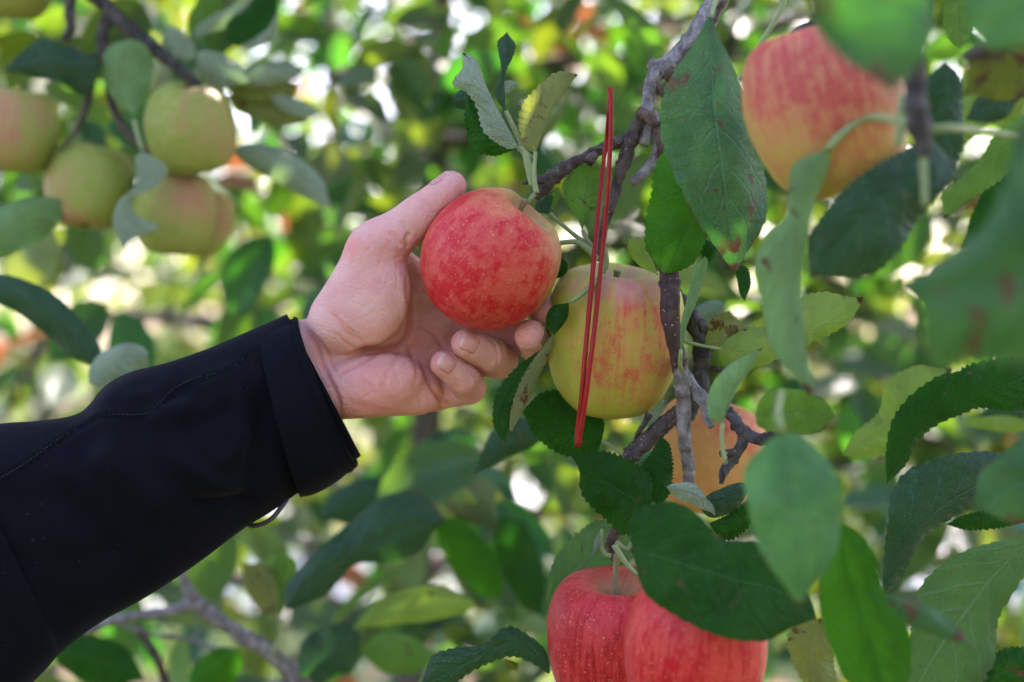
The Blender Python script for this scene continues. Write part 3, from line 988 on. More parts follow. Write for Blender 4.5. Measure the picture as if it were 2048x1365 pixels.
def build_sleeve(person):
    navy = cloth_mat('softshell_black', (0.0024, 0.0027, 0.0042))
    # (silhouette top, silhouette bottom, distance)
    st = [((-430, 985), (-190, 1560), .765), ((-200, 905), (50, 1378), .775), ((-90, 868), (128, 1300), .785), ((0, 848), (207, 1242), .79), ((80, 842), (280, 1202), .795),
          ((160, 826), (350, 1158), .80), ((210, 772), (405, 1120), .805), ((262, 744), (455, 1082), .81), ((330, 727), (496, 1052), .815), ((400, 704), (536, 1028), .82), ((455, 681), (566, 1008), .825),
          ((510, 657), (600, 984), .829), ((545, 642), (662, 954), .832), ((574, 629), (722, 912), .834)]
    arr = []
    for (a, b, Yv) in st:
        pa, pb = P(*a, Yv), P(*b, Yv)
        arr.append([*pa, *pb])
    n, sides = 230, 150
    c = crom(np.array(arr), n)
    A, B = c[:, :3], c[:, 3:]
    mid, hv = (A + B) / 2, (A - B) / 2
    hw = np.linalg.norm(hv, axis=1)
    ax = np.gradient(mid, axis=0); ax /= np.linalg.norm(ax, axis=1)[:, None]
    e1 = hv / hw[:, None]
    e2 = np.cross(ax, e1); e2 /= np.linalg.norm(e2, axis=1)[:, None]
    if e2[0, 1] > 0: e2 = -e2             # towards the lens
    ang = np.linspace(0, 2 * math.pi, sides, endpoint=False)
    dr = .80
    V = mid[:, None] + hw[:, None, None] * (np.cos(ang)[None, :, None] * e1[:, None] + dr * np.sin(ang)[None, :, None] * e2[:, None])
    N = np.cos(ang)[None, :, None] * e1[:, None] + np.sin(ang)[None, :, None] * e2[:, None]
    # folds of the cloth
    flat = V.reshape(-1, 3)
    Nf = np.broadcast_to(N, V.shape).reshape(-1, 3)
    facing = np.clip(-Nf[:, 1], 0, 1)
    q = np.stack([flat[:, 0] / (flat[:, 1] * KW / 2048) + 1024, 682.5 - (flat[:, 2] - CAMH) / (flat[:, 1] * KW / 2048)], 1)
    disp = .0052 * vnoise(flat * np.array([26, 26, 26]), 2) * facing + .0022 * vnoise(flat * 60, 8) * facing
    FOLDS = [([(505, 760), (520, 830), (505, 930), (470, 1010)], 26, -.0045), ([(330, 905), (400, 950), (470, 975), (520, 985)], 24, .005), ([(300, 860), (330, 830), (400, 815)], 26, .0045),
             ([(345, 870), (420, 840), (470, 800)], 22, -.003), ([(180, 900), (260, 960), (330, 1040)], 34, .004), ([(90, 960), (190, 1050), (250, 1140)], 34, -.004), ([(360, 1000), (440, 1010), (520, 1000)], 16, -.004),
             ([(240, 800), (300, 790), (360, 745)], 20, .003), ([(420, 930), (470, 900), (490, 850)], 18, .003)]
    for pl, w, d in FOLDS:
        ds, tp = seg_dist(q, crom(np.array(pl, float), 20))
        disp += 1.5 * d * np.exp(-(ds / w) ** 2) * np.clip(np.minimum(tp, 1 - tp) * 5, .0, 1) * facing
    SEAM = crom(np.array([(-120, 1030), (-40, 985), (0, 966), (60, 930), (120, 886), (180, 852), (220, 838), (290, 836), (325, 812), (350, 786), (395, 764), (455, 749), (485, 730), (512, 700)], float), 90)
    ds, tp = seg_dist(q, SEAM)
    # the panel above the seam laps over the one below
    side = np.zeros(len(q))
    idx = np.argmin(((q[:, None, :] - SEAM[None, ::6]) ** 2).sum(-1), 1) * 6
    idx = np.clip(idx, 1, len(SEAM) - 2)
    tg = SEAM[idx + 1] - SEAM[idx - 1]
    rel = q - SEAM[idx]
    side = np.sign(tg[:, 0] * rel[:, 1] - tg[:, 1] * rel[:, 0])
    disp += facing * (np.where(side < 0, .0011, 0) * np.exp(-(ds / 60) ** 2) - .0012 * np.exp(-(ds / 3.0) ** 2) + .0008 * np.exp(-((ds - 9) / 6) ** 2))
    flat = flat + Nf * disp[:, None]
    Vo = flat.reshape(n, sides, 3)
    # inner face, so that the sleeve end is open and has thickness
    k0 = n - 45
    inner = mid[k0:, None] + (Vo[k0:] - mid[k0:, None]) * .93
    VV = np.vstack([Vo.reshape(-1, 3), inner.reshape(-1, 3)])
    F = []
    for i in range(n - 1):
        for j in range(sides):
            k = (j + 1) % sides
            F.append((i * sides + j, (i + 1) * sides + j, (i + 1) * sides + k, i * sides + k))
    b0 = n * sides
    ni = n - k0
    for i in range(ni - 1):
        for j in range(sides):
            k = (j + 1) % sides
            F.append((b0 + i * sides + j, b0 + i * sides + k, b0 + (i + 1) * sides + k, b0 + (i + 1) * sides + j))
    for j in range(sides):
        k = (j + 1) % sides
        F.append(((n - 1) * sides + j, b0 + (ni - 1) * sides + j, b0 + (ni - 1) * sides + k, (n - 1) * sides + k))
    sl = mesh_obj('sleeve', VV, np.array(F), navy, person)
    # stitches along the seam
    rowV, rowF = [], []
    tree_pts = Vo[:, :, :].reshape(-1, 3); tree_q = q
    facing_idx = np.where(facing > .05)[0]
    for t in range(3, 86):
        cpx = SEAM[t] + np.array([0.0, 9.0]) * 0
        nrm = np.array([-(SEAM[t + 1] - SEAM[t - 1])[1], (SEAM[t + 1] - SEAM[t - 1])[0]]); nrm /= np.linalg.norm(nrm)
        pts = []
        tg = (SEAM[t + 1] - SEAM[t - 1]); tg /= np.linalg.norm(tg)
        for s_ in (-2.4, 0, 2.4):
            c2 = SEAM[t] - nrm * 8 + tg * s_
            j = facing_idx[np.argmin(((tree_q[facing_idx] - c2) ** 2).sum(1))]
            yy = tree_pts[j][1] - .0006
            pts.append(np.array(P(c2[0], c2[1], yy)))
        v, f = tube_arrays(np.array(pts), np.full(3, .00022), 5)
        b = len(rowV); rowV += list(v); rowF += [tuple(i + b for i in ff) for ff in f]
    st_m = plain('thread_black', (0.010, 0.011, 0.016), .6)
    so = mesh_obj('stitching', np.array(rowV), rowF, st_m, sl); so['kind'] = 'stuff'

    # cuff tab that closes round the wrist, lapping over the sleeve end
    ca = [((518, 674), (600, 986), .829), ((545, 663), (630, 978), .830), ((580, 650), (676, 953), .8315), ((600, 644), (712, 924), .832)]
    cc = []
    for (a, b, Yv) in ca:
        cc.append([*P(*a, Yv), *P(*b, Yv)])
    nn, ss = 26, 110
    c = crom(np.array(cc), nn)
    A, B = c[:, :3], c[:, 3:]
    mid, hv = (A + B) / 2, (A - B) / 2
    hw = np.linalg.norm(hv, axis=1)
    ax = np.gradient(mid, axis=0); ax /= np.linalg.norm(ax, axis=1)[:, None]
    e1 = hv / hw[:, None]; e2 = np.cross(ax, e1); e2 /= np.linalg.norm(e2, axis=1)[:, None]
    if e2[0, 1] > 0: e2 = -e2
    a0, a1 = math.radians(2), math.radians(196)
    g = []
    for i in range(nn):
        t = i / (nn - 1)
        row = []
        for j in range(ss):
            s_ = j / (ss - 1)
            # round the free corners of the tab
            ins = max(0, .10 - min(t, 1 - t)) / .10
            aj = a0 + (a1 - a0) * s_
            if s_ < .08:
                aj += (1 - s_ / .08) * ins ** 2 * .12
            row.append(mid[i] + hw[i] * (math.cos(aj) * e1[i] + (.80 + .085) * math.sin(aj) * e2[i]))
        g.append(row)
    G = np.array(g)
    Nn = G - mid[:, None]; Nn /= np.linalg.norm(Nn, axis=2)[..., None]
    bmp = .0012 * vnoise(G.reshape(-1, 3) * 40, 21).reshape(nn, ss, 1)
    tt = np.linspace(0, 1, nn)[:, None, None]
    rim = .0009 * np.exp(-((tt - .93) / .03) ** 2) - .0007 * np.exp(-((tt - .86) / .02) ** 2)
    Go = G + Nn * (.0030 + bmp + rim); Gi = G + Nn * .0006
    V2 = np.vstack([Go.reshape(-1, 3), Gi.reshape(-1, 3)]); off = nn * ss
    F2 = []
    for i in range(nn - 1):
        for j in range(ss - 1):
            F2.append((i * ss + j, (i + 1) * ss + j, (i + 1) * ss + j + 1, i * ss + j + 1))
            F2.append((off + i * ss + j, off + i * ss + j + 1, off + (i + 1) * ss + j + 1, off + (i + 1) * ss + j))
    bd = [i * ss for i in range(nn)] + [(nn - 1) * ss + j for j in range(1, ss)] + [i * ss + ss - 1 for i in range(nn - 2, -1, -1)] + [j for j in range(ss - 2, 0, -1)]
    for a, b in zip(bd, bd[1:] + bd[:1]):
        F2.append((a, b, off + b, off + a))
    mesh_obj('cuff_tab', V2, np.array(F2), cloth_mat('softshell_tab', (0.0027, 0.0030, 0.0048)), person)
    cord = plain('cord_black', (0.035, 0.035, 0.048), .55)
    tube('drawcord', [(578, 985, 5, 8), (572, 1002, 5, -4), (560, 1018, 5, -8), (545, 1036, 5, -8), (528, 1047, 5, -6), (508, 1052, 5, -2), (490, 1048, 5, 6)], cord, person, .822, sides=10, n=30)

# ------------------------------------------------------------------ ground
def ground():
    k = NT('orchard_floor')
    o = k.coord('Object')
    s = k.sep(o)
    n = k.noise(o, .8, 5, .65); n2 = k.noise(o, 9, 5, .7); n3 = k.noise(o, 60, 3, .7)
    soil = k.mix(k.ramp(n2, .35, .7), (0.13, 0.075, 0.05), (0.32, 0.20, 0.14))
    gr = k.mix(n3, (0.03, 0.065, 0.014), (0.09, 0.14, 0.035))
    c = k.mix(k.ramp(n, .40, .54), soil, gr)
    k.p(Base_Color=c, Roughness=.95, Normal=k.bump(k.math('ADD', n2, k.math('MULTIPLY', n3, .4)), .8, .05))
    nn = 90
    xs = np.sign(np.linspace(-1, 1, nn)) * np.abs(np.linspace(-1, 1, nn)) ** 3 * 900
    V = np.array([(x, y, 0) for y in xs for x in xs], float)
    V[:, 2] += np.where(np.abs(V[:, 1]) < 60, .03 * vnoise(V * .9, 3), 0) - .03
    F = np.array([(i * nn + j, i * nn + j + 1, (i + 1) * nn + j + 1, (i + 1) * nn + j) for i in range(nn - 1) for j in range(nn - 1)])
    g = mesh_obj('ground', V, F, k.m)
    tag(g, kind='structure')
    # pale reflective mulch cloth rolled out between the rows, rumpled
    kc = NT('woven_mulch_cloth')
    oc = kc.coord('Object')
    kc.p(Base_Color=kc.mix(kc.ramp(kc.noise(oc, 3.0, 4, .7), .45, .7), (0.52, 0.54, 0.58), (0.26, 0.23, 0.19)), Roughness=.55)
    for (y0, y1, lab) in ((3.55, 4.85, 'white reflective mulch cloth on the ground behind the first tree row'),
                          (7.3, 9.6, 'white reflective mulch cloth on the ground behind the second tree row'),
                          (11.6, 15.0, 'white reflective mulch cloth on the ground farthest behind the trees')):
        nx_, ny_ = 120, 20
        X, Yg = np.meshgrid(np.linspace(-14, 14, nx_), np.linspace(y0, y1, ny_))
        Z = .045 + .022 * vnoise(np.stack([X.ravel() * 2.1, Yg.ravel() * 2.6, 0 * X.ravel()], 1), 5).reshape(X.shape)
        V = np.stack([X.ravel(), Yg.ravel(), Z.ravel()], 1)
        F = np.array([(i * nx_ + j, i * nx_ + j + 1, (i + 1) * nx_ + j + 1, (i + 1) * nx_ + j) for i in range(ny_ - 1) for j in range(nx_ - 1)])
        c = mesh_obj('mulch_cloth', V, F, kc.m)
        tag(c, lab, 'ground cloth', 'mulch cloths laid between the rows')


# ------------------------------------------------------------------ trees of the rows behind
PROTO_ME = []


def leaf_protos():
    for i in range(8):
        v, f, u = proto_leaf(500 + i)
        o = mesh_obj('leaf', v, f, LM['near'], None, uv=u)
        PROTO_ME.append(o.data)
        bpy.data.objects.remove(o)


def bark_far():
    k = NT('bark_orchard'); o = k.coord('Object')
    k.p(Base_Color=k.mix(k.noise(o, 30, 4, .7), (0.05, 0.038, 0.03), (0.17, 0.14, 0.12)), Roughness=.9, Normal=k.bump(k.noise(o, 60, 4), .6, .01))
    return k.m


def row_tree(label, x, y, hgt, wid, dep, n_obj, n_stuff, seed, zlo=.5, group=None, scale=(.75, 1.2), mat='far', nl=13):
    rr = random.Random(seed)
    t = empty('apple_tree', (x, y, 0))
    tag(t, label, 'tree', group)
    npts = 9
    tr = np.array([(x + rr.gauss(0, .03) * (i > 0), y + rr.gauss(0, .03) * (i > 0), hgt * .92 * i / (npts - 1) - .05 * (i == 0)) for i in range(npts)])
    c = crom(tr, 40)
    R = np.linspace(.036, .010, 40) * (hgt / 3.0)
    R[:4] *= np.array([1.5, 1.3, 1.15, 1.05])
    v, f = tube_arrays(c, R, 12, .12, seed, True, 30)
    mesh_obj('trunk', v, f, BARKF, t)
    limbs = []
    for i in range(nl + rr.randint(0, 3)):
        z0 = rr.uniform(zlo, hgt * .93); a = rr.choice((0, math.pi)) + rr.gauss(0, .75)
        L = wid * rr.uniform(.7, 1.15) * (1 - .45 * max(0, z0 / hgt - .5))
        k = np.argmin(np.abs(c[:, 2] - z0)); p0 = c[k]
        ex = np.array([math.cos(a) * L, math.sin(a) * min(L, dep), 0])
        pts = [p0, p0 + ex * .35 + [0, 0, .10 * L], p0 + ex * .7 + [rr.gauss(0, .04), rr.gauss(0, .04), .12 * L], p0 + ex + [0, 0, rr.uniform(-.25, .15) * L]]
        lc = crom(np.array(pts), 18)
        v, f = tube_arrays(lc, np.linspace(.016, .004, 18) * (hgt / 3.0) ** .5, 7, .12, seed + i, True, 40)
        mesh_obj('limb', v, f, BARKF, t)
        limbs.append(lc)
    def spot():
        l = rr.choice(limbs); q = l[rr.randint(2, 17)]
        r_ = .17
        return (q[0] + rr.gauss(0, r_), q[1] + rr.gauss(0, r_ * .9), q[2] + rr.gauss(-.05, r_))
    pts = [spot() for _ in range(n_obj + n_stuff)]
    if n_obj:
        # leaves seen largest stand singly
        def key(p):
            fx, fz = p[0] / p[1] / KW * 2, (p[2] - CAMH) / p[1] / KW * 2
            inside = abs(fx) < 1.05 and abs(fz) < .72
            return (0 if inside else 1, p[1])
        pts.sort(key=key)
        for p in pts[:n_obj]:
            o = bpy.data.objects.new('leaf', rr.choice(PROTO_ME))
            COL.objects.link(o)
            M = rand_rot(rr).to_4x4(); s = rr.uniform(*scale)
            o.parent = t
            o.matrix_parent_inverse = Matrix.Translation((-x, -y, 0))
            o.matrix_basis = Matrix.Translation(p) @ M @ Matrix.Scale(s, 4)
        pts = pts[n_obj:]
    if pts:
        foliage_mesh('foliage', pts, LM[mat], t, seed, *scale)
    return t


ground()
BARKF = bark_far()
leaf_protos()
ROW1 = [(-.98, 2.3), (-.12, 2.15), (.36, 2.45), (1.1, 2.2)]
LAB1 = ['leafy apple tree behind the left apple cluster, at the left picture edge', 'leafy apple tree right behind the hand and red apple, nearest of its row',
        'leafy apple tree behind the twigs just right of the red strap', 'leafy apple tree showing through the gaps between the big right leaves']
for i, (x, y) in enumerate(ROW1):
    row_tree(LAB1[i], x, y, 3.0, .75, .40, 295, 900, 40 + i, .55, 'apple trees of the first row behind', mat='near', nl=17)
ROW2 = [(-2.7, 4.6), (-1.6, 4.9), (-.6, 4.5), (.5, 4.8), (1.6, 4.6), (2.7, 4.9)]
LAB2 = ['blurred sunlit apple tree of the second row, farthest left', 'blurred apple tree in the second row behind the left apples', 'blurred apple tree in the second row above the black sleeve',
        'blurred apple tree in the second row behind the grey main twig', 'blurred apple tree in the second row behind the large leaves at the right edge', 'blurred apple tree of the second row, farthest right']
for i, (x, y) in enumerate(ROW2):
    row_tree(LAB2[i], x, y, 4.3, 1.0, .6, 60, 3000, 60 + i, .35, 'apple trees of the second row behind', nl=24)
ROW3 = [(-4.2, 10.2), (-2.4, 10.0), (-.7, 10.3), (1.0, 10.1), (2.7, 10.3), (4.4, 10.0)]
for i, (x, y) in enumerate(ROW3):
    row_tree(['distant apple tree at the far left end of the last row', 'distant apple tree beyond the left apple cluster', 'distant apple tree far beyond the hand',
              'distant apple tree far beyond the grey main twig', 'distant apple tree far beyond the right apples', 'distant apple tree at the far right end of the last row'][i],
             x, y, 5.6, 1.6, .7, 0, 3600, 80 + i, .3, 'apple trees of the last row', (1.0, 1.7), nl=30)

LAB0 = ['apple tree standing just behind the photographer', 'apple tree behind the photographer on the right', 'apple tree farthest right at the photographer\'s back']
for i, (x, y) in enumerate([(.1, -2.0), (1.15, -2.15), (2.2, -2.0)]):  # added out of view to block low sky light from behind the lens
    row_tree(LAB0[i], x, y, 3.2, .8, .4, 0, 2200, 120 + i, .3, 'apple trees behind the photographer', mat='near', nl=20)

# trellis wire with teal clips
WIRE = plain('galvanised_wire', (0.30, 0.31, 0.32), .45, Metallic=.7)
TEAL = plain('teal_plastic', (0.005, 0.26, 0.24), .35)
for (zpx, Yw, lab) in ((268, 1.9, 'thin trellis wire behind the leaves at apple height'), (1075, 1.75, 'lower thin trellis wire behind the bottom leaves')):
    a, b = P(-900, zpx - 10, Yw), P(2950, zpx + 6, Yw + .02)
    v, f = tube_arrays(crom(np.array([a, (a + b) / 2 + Vector((0, 0, -.004)), b]), 20), np.full(20, .0013), 6)
    tag(mesh_obj('trellis_wire', v, f, WIRE), lab, 'wire')
for (x, y, Yc, lab) in ((712, 266, 1.9, 'small teal plastic clip on the upper trellis wire'), (2042, 1070, 1.75, 'teal plastic clip at the right edge on the lower wire'), (2036, 1150, 1.72, 'teal plastic tie hanging below the right edge clip')):
    p = P(x, y, Yc)
    pts = [p + Vector((.013 * math.cos(a), .004 * math.sin(2 * a), .016 * math.sin(a))) for a in np.linspace(0, 5.4, 22)]
    v, f = tube_arrays(np.array(pts), np.full(22, .0055), 8)
    tag(mesh_obj('plastic_clip', v, f, TEAL), lab, 'clip', 'teal clips of the trellis')

# ------------------------------------------------------------------ the tree that is being picked
HERO = empty('apple_tree', (1.05, 1.15, 0))
tag(HERO, 'apple tree in focus whose twigs carry the picked apple', 'tree')


def hero_wood():
    rr = random.Random(5)
    tr = crom(np.array([(1.05, 1.15, -.05), (1.04, 1.14, .6), (1.02, 1.13, 1.3), (1.05, 1.16, 2.1), (1.0, 1.2, 2.9)]), 50)
    v, f = tube_arrays(tr, np.linspace(.05, .014, 50), 14, .12, 3, True, 40)
    mesh_obj('trunk', v, f, BK['brown'], HERO)
    for (z, pts) in ((1.95, [(.8, 1.05, 2.08), (.45, .92, 2.0), (.20, .84, 1.80), tuple(P(1450, -40, Y0 + .02))]), (2.2, [(.6, .9, 2.4), (.1, .95, 2.45), (-.5, 1.0, 2.35)]),
                     (2.5, [(1.4, 1.3, 2.7), (1.8, 1.3, 2.8)]), (2.05, [(.9, 1.6, 2.4), (.5, 2.0, 2.6), (0, 2.2, 2.6)]), (1.8, [(.75, .72, 2.0), (.45, .56, 1.85), tuple(P(1832, -60, .55))])):
        k = np.argmin(np.abs(tr[:, 2] - z))
        c = crom(np.array([tuple(tr[k])] + pts), 40)
        v, f = tube_arrays(c, np.linspace(.016, .0058, 40), 10, .15, int(z * 10), True, 60)
        mesh_obj('limb', v, f, BK['grey'], HERO)


hero_wood()
T = lambda name, pts, m, Y=Y0 + .012, rough=.14, knots=0, seed=1, sides=14: tube(name, pts, BK[m], HERO, Y, sides=sides, rough=rough * 1.7, seed=seed, nscale=230, knots=knots)
T('branch', [(1455, -45, 24), (1412, 40, 23), (1380, 90, 22), (1345, 125, 20), (1318, 142, 18), (1304, 165, 15), (1298, 195, 13.5), (1291, 222, 14.5), (1284, 245, 14)], 'grey', knots=5, seed=2)
T('scar', [(1442, 0, 10, -3), (1415, 55, 10, -3.5), (1385, 100, 10, -4), (1352, 135, 9, -4), (1330, 160, 6, -3)], 'scar', rough=.3, seed=3)
T('knob', [(1318, 138, 14), (1304, 128, 13), (1297, 124, 9)], 'grey', seed=4)
T('bud', [(1310, 165, 6, -2), (1318, 178, 7, -2), (1324, 190, 4, -2), (1326, 196, 1.5, -2)], 'scar', rough=.35, seed=5)
T('spur', [(1288, 235, 14), (1272, 258, 13), (1255, 278, 12.5), (1232, 288, 12), (1205, 297, 11.5), (1180, 310, 10.5), (1150, 325, 11), (1122, 343, 13), (1098, 362, 15), (1080, 380, 15), (1068, 394, 11)], 'brown', rough=.2, knots=9, seed=6)
T('bud', [(1098, 358, 9, -2), (1075, 360, 9, -3), (1056, 364, 6, -3), (1045, 369, 1.5, -3)], 'dark', rough=.25, seed=7)
T('knob', [(1190, 308, 9, -4), (1182, 318, 11, -6), (1176, 326, 10, -7)], 'brown', seed=8)
T('twig', [(1270, 258, 13), (1258, 290, 16), (1250, 320, 14), (1240, 352, 11), (1228, 392, 10.5), (1215, 430, 9.5), (1206, 465, 9), (1199, 500, 7.5), (1196, 522, 3)], 'brown', rough=.24, knots=14, seed=9)
T('bud', [(1280, 226, 13, -5), (1296, 232, 12, -9), (1306, 244, 10, -11), (1310, 252, 6, -12)], 'scar', rough=.22, seed=10, knots=4)
T('stub', [(1296, 232, 12), (1292, 258, 12), (1288, 285, 12.5), (1286, 291, 11)], 'grey', rough=.2, seed=11)
T('twig', [(1300, 225, 12, 2), (1312, 250, 15, 2), (1320, 285, 15, 2), (1316, 315, 14, 2), (1318, 360, 9, 2), (1326, 420, 10, 3), (1334, 480, 14, -8), (1338, 550, 19, -20)], 'grey', rough=.16, seed=12)
T('scar', [(1316, 245, 9, -8), (1322, 275, 11, -9), (1320, 300, 8, -9), (1316, 316, 3, -8)], 'scar', rough=.3, seed=13)
T('stub', [(1312, 318, 13), (1298, 335, 11), (1283, 350, 10), (1268, 363, 9.5), (1262, 367, 8)], 'grey', rough=.18, seed=14)
T('branch', [(1338, 535, 20, -20), (1340, 580, 20.5, -25), (1340, 625, 20, -27), (1347, 672, 17, -25), (1356, 715, 15.5, -19), (1360, 745, 15, -14)], 'red', rough=.07, knots=3, seed=15)
T('branch', [(1356, 700, 13.5, -20), (1362, 750, 15, -15), (1367, 800, 15, -9), (1368, 850, 14, -6), (1370, 900, 12.5, -4)], 'grey', rough=.10, knots=3, seed=16)
T('branch', [(1368, 868, 11, -4), (1374, 910, 12.5, -2), (1378, 945, 12), (1374, 975, 11), (1368, 1000, 9)], 'grey', rough=.3, knots=9, seed=17)
T('twig', [(1350, 585, 14, 12), (1372, 620, 15, 12), (1392, 655, 17, 12), (1403, 700, 17, 12), (1402, 745, 17, 12), (1394, 790, 15, 11), (1376, 835, 13, 9), (1350, 845, 12, 8)], 'dark', rough=.34, knots=9, seed=18)
T('stub', [(1386, 636, 11, 10), (1404, 650, 9, 8), (1412, 660, 8, 8)], 'dark', rough=.3, seed=19)
T('stub', [(1404, 745, 8, 12), (1430, 738, 7, 12), (1456, 750, 7, 12)], 'brown', rough=.15, seed=20)
T('spur', [(1362, 735, 11, -6), (1380, 765, 11.5, -9), (1398, 788, 13, -11), (1408, 800, 15, -12), (1414, 822, 11, -12), (1418, 845, 9, -12), (1424, 856, 7, -12)], 'grey', rough=.18, knots=3, seed=21)
T('knob', [(1372, 735, 8, -4), (1362, 728, 9, -8), (1356, 722, 7, -9)], 'dark', rough=.2, seed=22)
T('branch', [(1366, 822, 15, 4), (1340, 840, 16.5, 4), (1315, 862, 17, 4), (1290, 885, 17, 4), (1268, 905, 17, 4), (1256, 920, 14, 4)], 'brown', rough=.14, knots=5, seed=23)
T('twig', [(1300, 828, 8, 10), (1290, 845, 6, 10), (1276, 868, 5, 10), (1270, 880, 4, 10)], 'brown', seed=24)
T('spur', [(1425, 800, 10, -6), (1450, 820, 10, -16), (1470, 842, 12, -24), (1492, 866, 14, -34), (1520, 878, 13, -44), (1548, 872, 11, -54), (1562, 862, 7, -60)], 'dark', rough=.34, knots=8, seed=25)
T('stub', [(1492, 870, 12, -34), (1474, 905, 11, -34), (1456, 930, 9, -34), (1446, 950, 8, -34), (1442, 968, 4, -34)], 'dark', rough=.36, knots=6, seed=26)
T('stub', [(1480, 900, 7, -34), (1458, 906, 7, -36), (1440, 908, 6, -37)], 'brown', rough=.2, seed=27)
T('spur', [(1245, 1035, 12, -2), (1230, 1062, 12, -4), (1222, 1085, 12, -4), (1226, 1110, 10, -4), (1230, 1122, 8, -4)], 'scar', rough=.42, knots=6, seed=28)
T('branch', [(1256, 920, 12, 6), (1250, 960, 11, 10), (1248, 1000, 11, 6), (1246, 1040, 11, 0)], 'brown', rough=.14, seed=29)
T('spur', [(1246, 1062, 9, -5), (1262, 1050, 9, -7), (1270, 1042, 7, -8)], 'grey', rough=.15, seed=30)
# nearer twig at upper right, out of focus
T('branch', [(1832, -60, 24), (1828, 60, 22), (1830, 170, 21), (1834, 235, 23), (1842, 262, 24), (1846, 300, 16), (1846, 316, 9)], 'dark', Y=.575, rough=.2, knots=6, seed=31)
T('branch', [(2120, 40, 26), (2050, 70, 24), (2000, 95, 22), (1950, 110, 16), (1925, 118, 10)], 'brown', Y=.55, rough=.2, seed=32)
T('spur', [(1700, -60, 18), (1660, 10, 16), (1630, 48, 15), (1600, 66, 17), (1585, 72, 14)], 'dark', Y=.665, rough=.2, seed=33)

STK = lambda pts, Y=Y0: tube('leaf_stalk', pts, STALK, HERO, Y, sides=9, n=24)
lf = lambda *a, **k: leaf(HERO, *a, **k)

# --- tuft above the picked apple
lf([(1038, 296, 0), (1012, 258, -2), (986, 214, -4), (962, 170, -4), (948, 138, -2), (926, 106, 4)], [(1012, 297), (968, 266), (953, 216), (930, 184), (907, 176), (909, 158), (921, 141), (921, 116)],
   [(1014, 252), (992, 211), (970, 164), (956, 122), (940, 104)], 'pale', face='under', fold=(-.18, .3), wave=.10, ref='l', Y=Y0 - .004)
lf([(1036, 297), (1000, 284), (962, 244), (936, 190)], [(1012, 306), (984, 311), (946, 297), (932, 254), (926, 205)], [(1002, 274), (972, 236), (950, 200)], 'deep', fold=.15, Y=Y0 + .006)
lf([(1012, 226), (1004, 190), (1004, 150), (1012, 108), (1014, 64)], [(992, 196), (994, 170), (1002, 138), (996, 100), (994, 76)], [(1010, 190), (1010, 150), (1026, 112), (1032, 84)], 'blue', Y=Y0 + .008, teeth=.6)
lf([(1006, 190), (1022, 172), (1040, 168)], [(1008, 166), (1020, 160)], [(1020, 184), (1032, 174)], 'pale', face='under', Y=Y0 + .012, teeth=.4)
lf([(980, 200), (945, 192), (902, 196)], [(985, 240), (940, 220), (908, 214)], [(960, 180), (925, 176)], 'blue', Y=Y0 + .05, teeth=.5)
lf([(1071, 306), (1082, 268), (1092, 232), (1108, 202), (1130, 172), (1156, 150)], [(1048, 294), (1040, 262), (1036, 236), (1046, 206), (1068, 180), (1096, 152), (1122, 137), (1146, 142)], [(1086, 268), (1096, 236), (1114, 204), (1138, 174)],
   'olive', face='under', fold=(.2, .1), Y=Y0 - .002)
STK([(1012, 222, 4), (1026, 252, 5), (1040, 282, 5), (1046, 300, 6), (1064, 318, 6)], Y0 + .006)
STK([(1036, 295, 5), (1050, 306, 7), (1056, 328, 8), (1062, 350, 9), (1066, 372, 8)])
STK([(1071, 304, 4), (1069, 330, 4), (1069, 362, 5), (1073, 386, 6)], Y0 - .006)
STK([(1056, 405, 4), (1064, 395, 5), (1070, 388, 5)])
# --- between picked apple and strap
lf([(1165, 463), (1163, 440), (1168, 392), (1175, 345), (1182, 322)], [(1150, 428), (1129, 396), (1126, 368), (1137, 345), (1160, 328)], [(1172, 437), (1194, 411), (1203, 362), (1203, 336)], 'mid', face='under', Y=Y0 + .016)
lf([(1101, 428), (1090, 414), (1094, 388)], [(1074, 424), (1072, 404)], [(1104, 408), (1106, 392)], 'blue', Y=Y0 + .03, teeth=.3)
lf([(1101, 426), (1104, 404), (1118, 372)], [(1096, 404)], [(1112, 410), (1120, 388)], 'mid', face='under', Y=Y0 + .034, teeth=.3)
STK([(1100, 426, 3.5), (1120, 446, 4), (1146, 468, 4.5), (1172, 488, 5), (1190, 500, 5)], Y0 + .02)
STK([(1165, 460, 4), (1170, 474, 4.5), (1182, 490, 5), (1194, 502, 5)], Y0 + .016)
STK([(1110, 492, 4), (1124, 486, 5), (1150, 484, 5.5), (1170, 494, 7), (1188, 510, 8), (1196, 520, 7)], Y0 + .012)
STK([(1208, 490, 4), (1213, 515, 5), (1212, 530, 6), (1206, 546, 5)], Y0 + .014)
lf([(1108, 560), (1124, 535), (1120, 510)], [(1112, 530)], [(1130, 550), (1136, 530)], 'deep', Y=Y0 + .02)
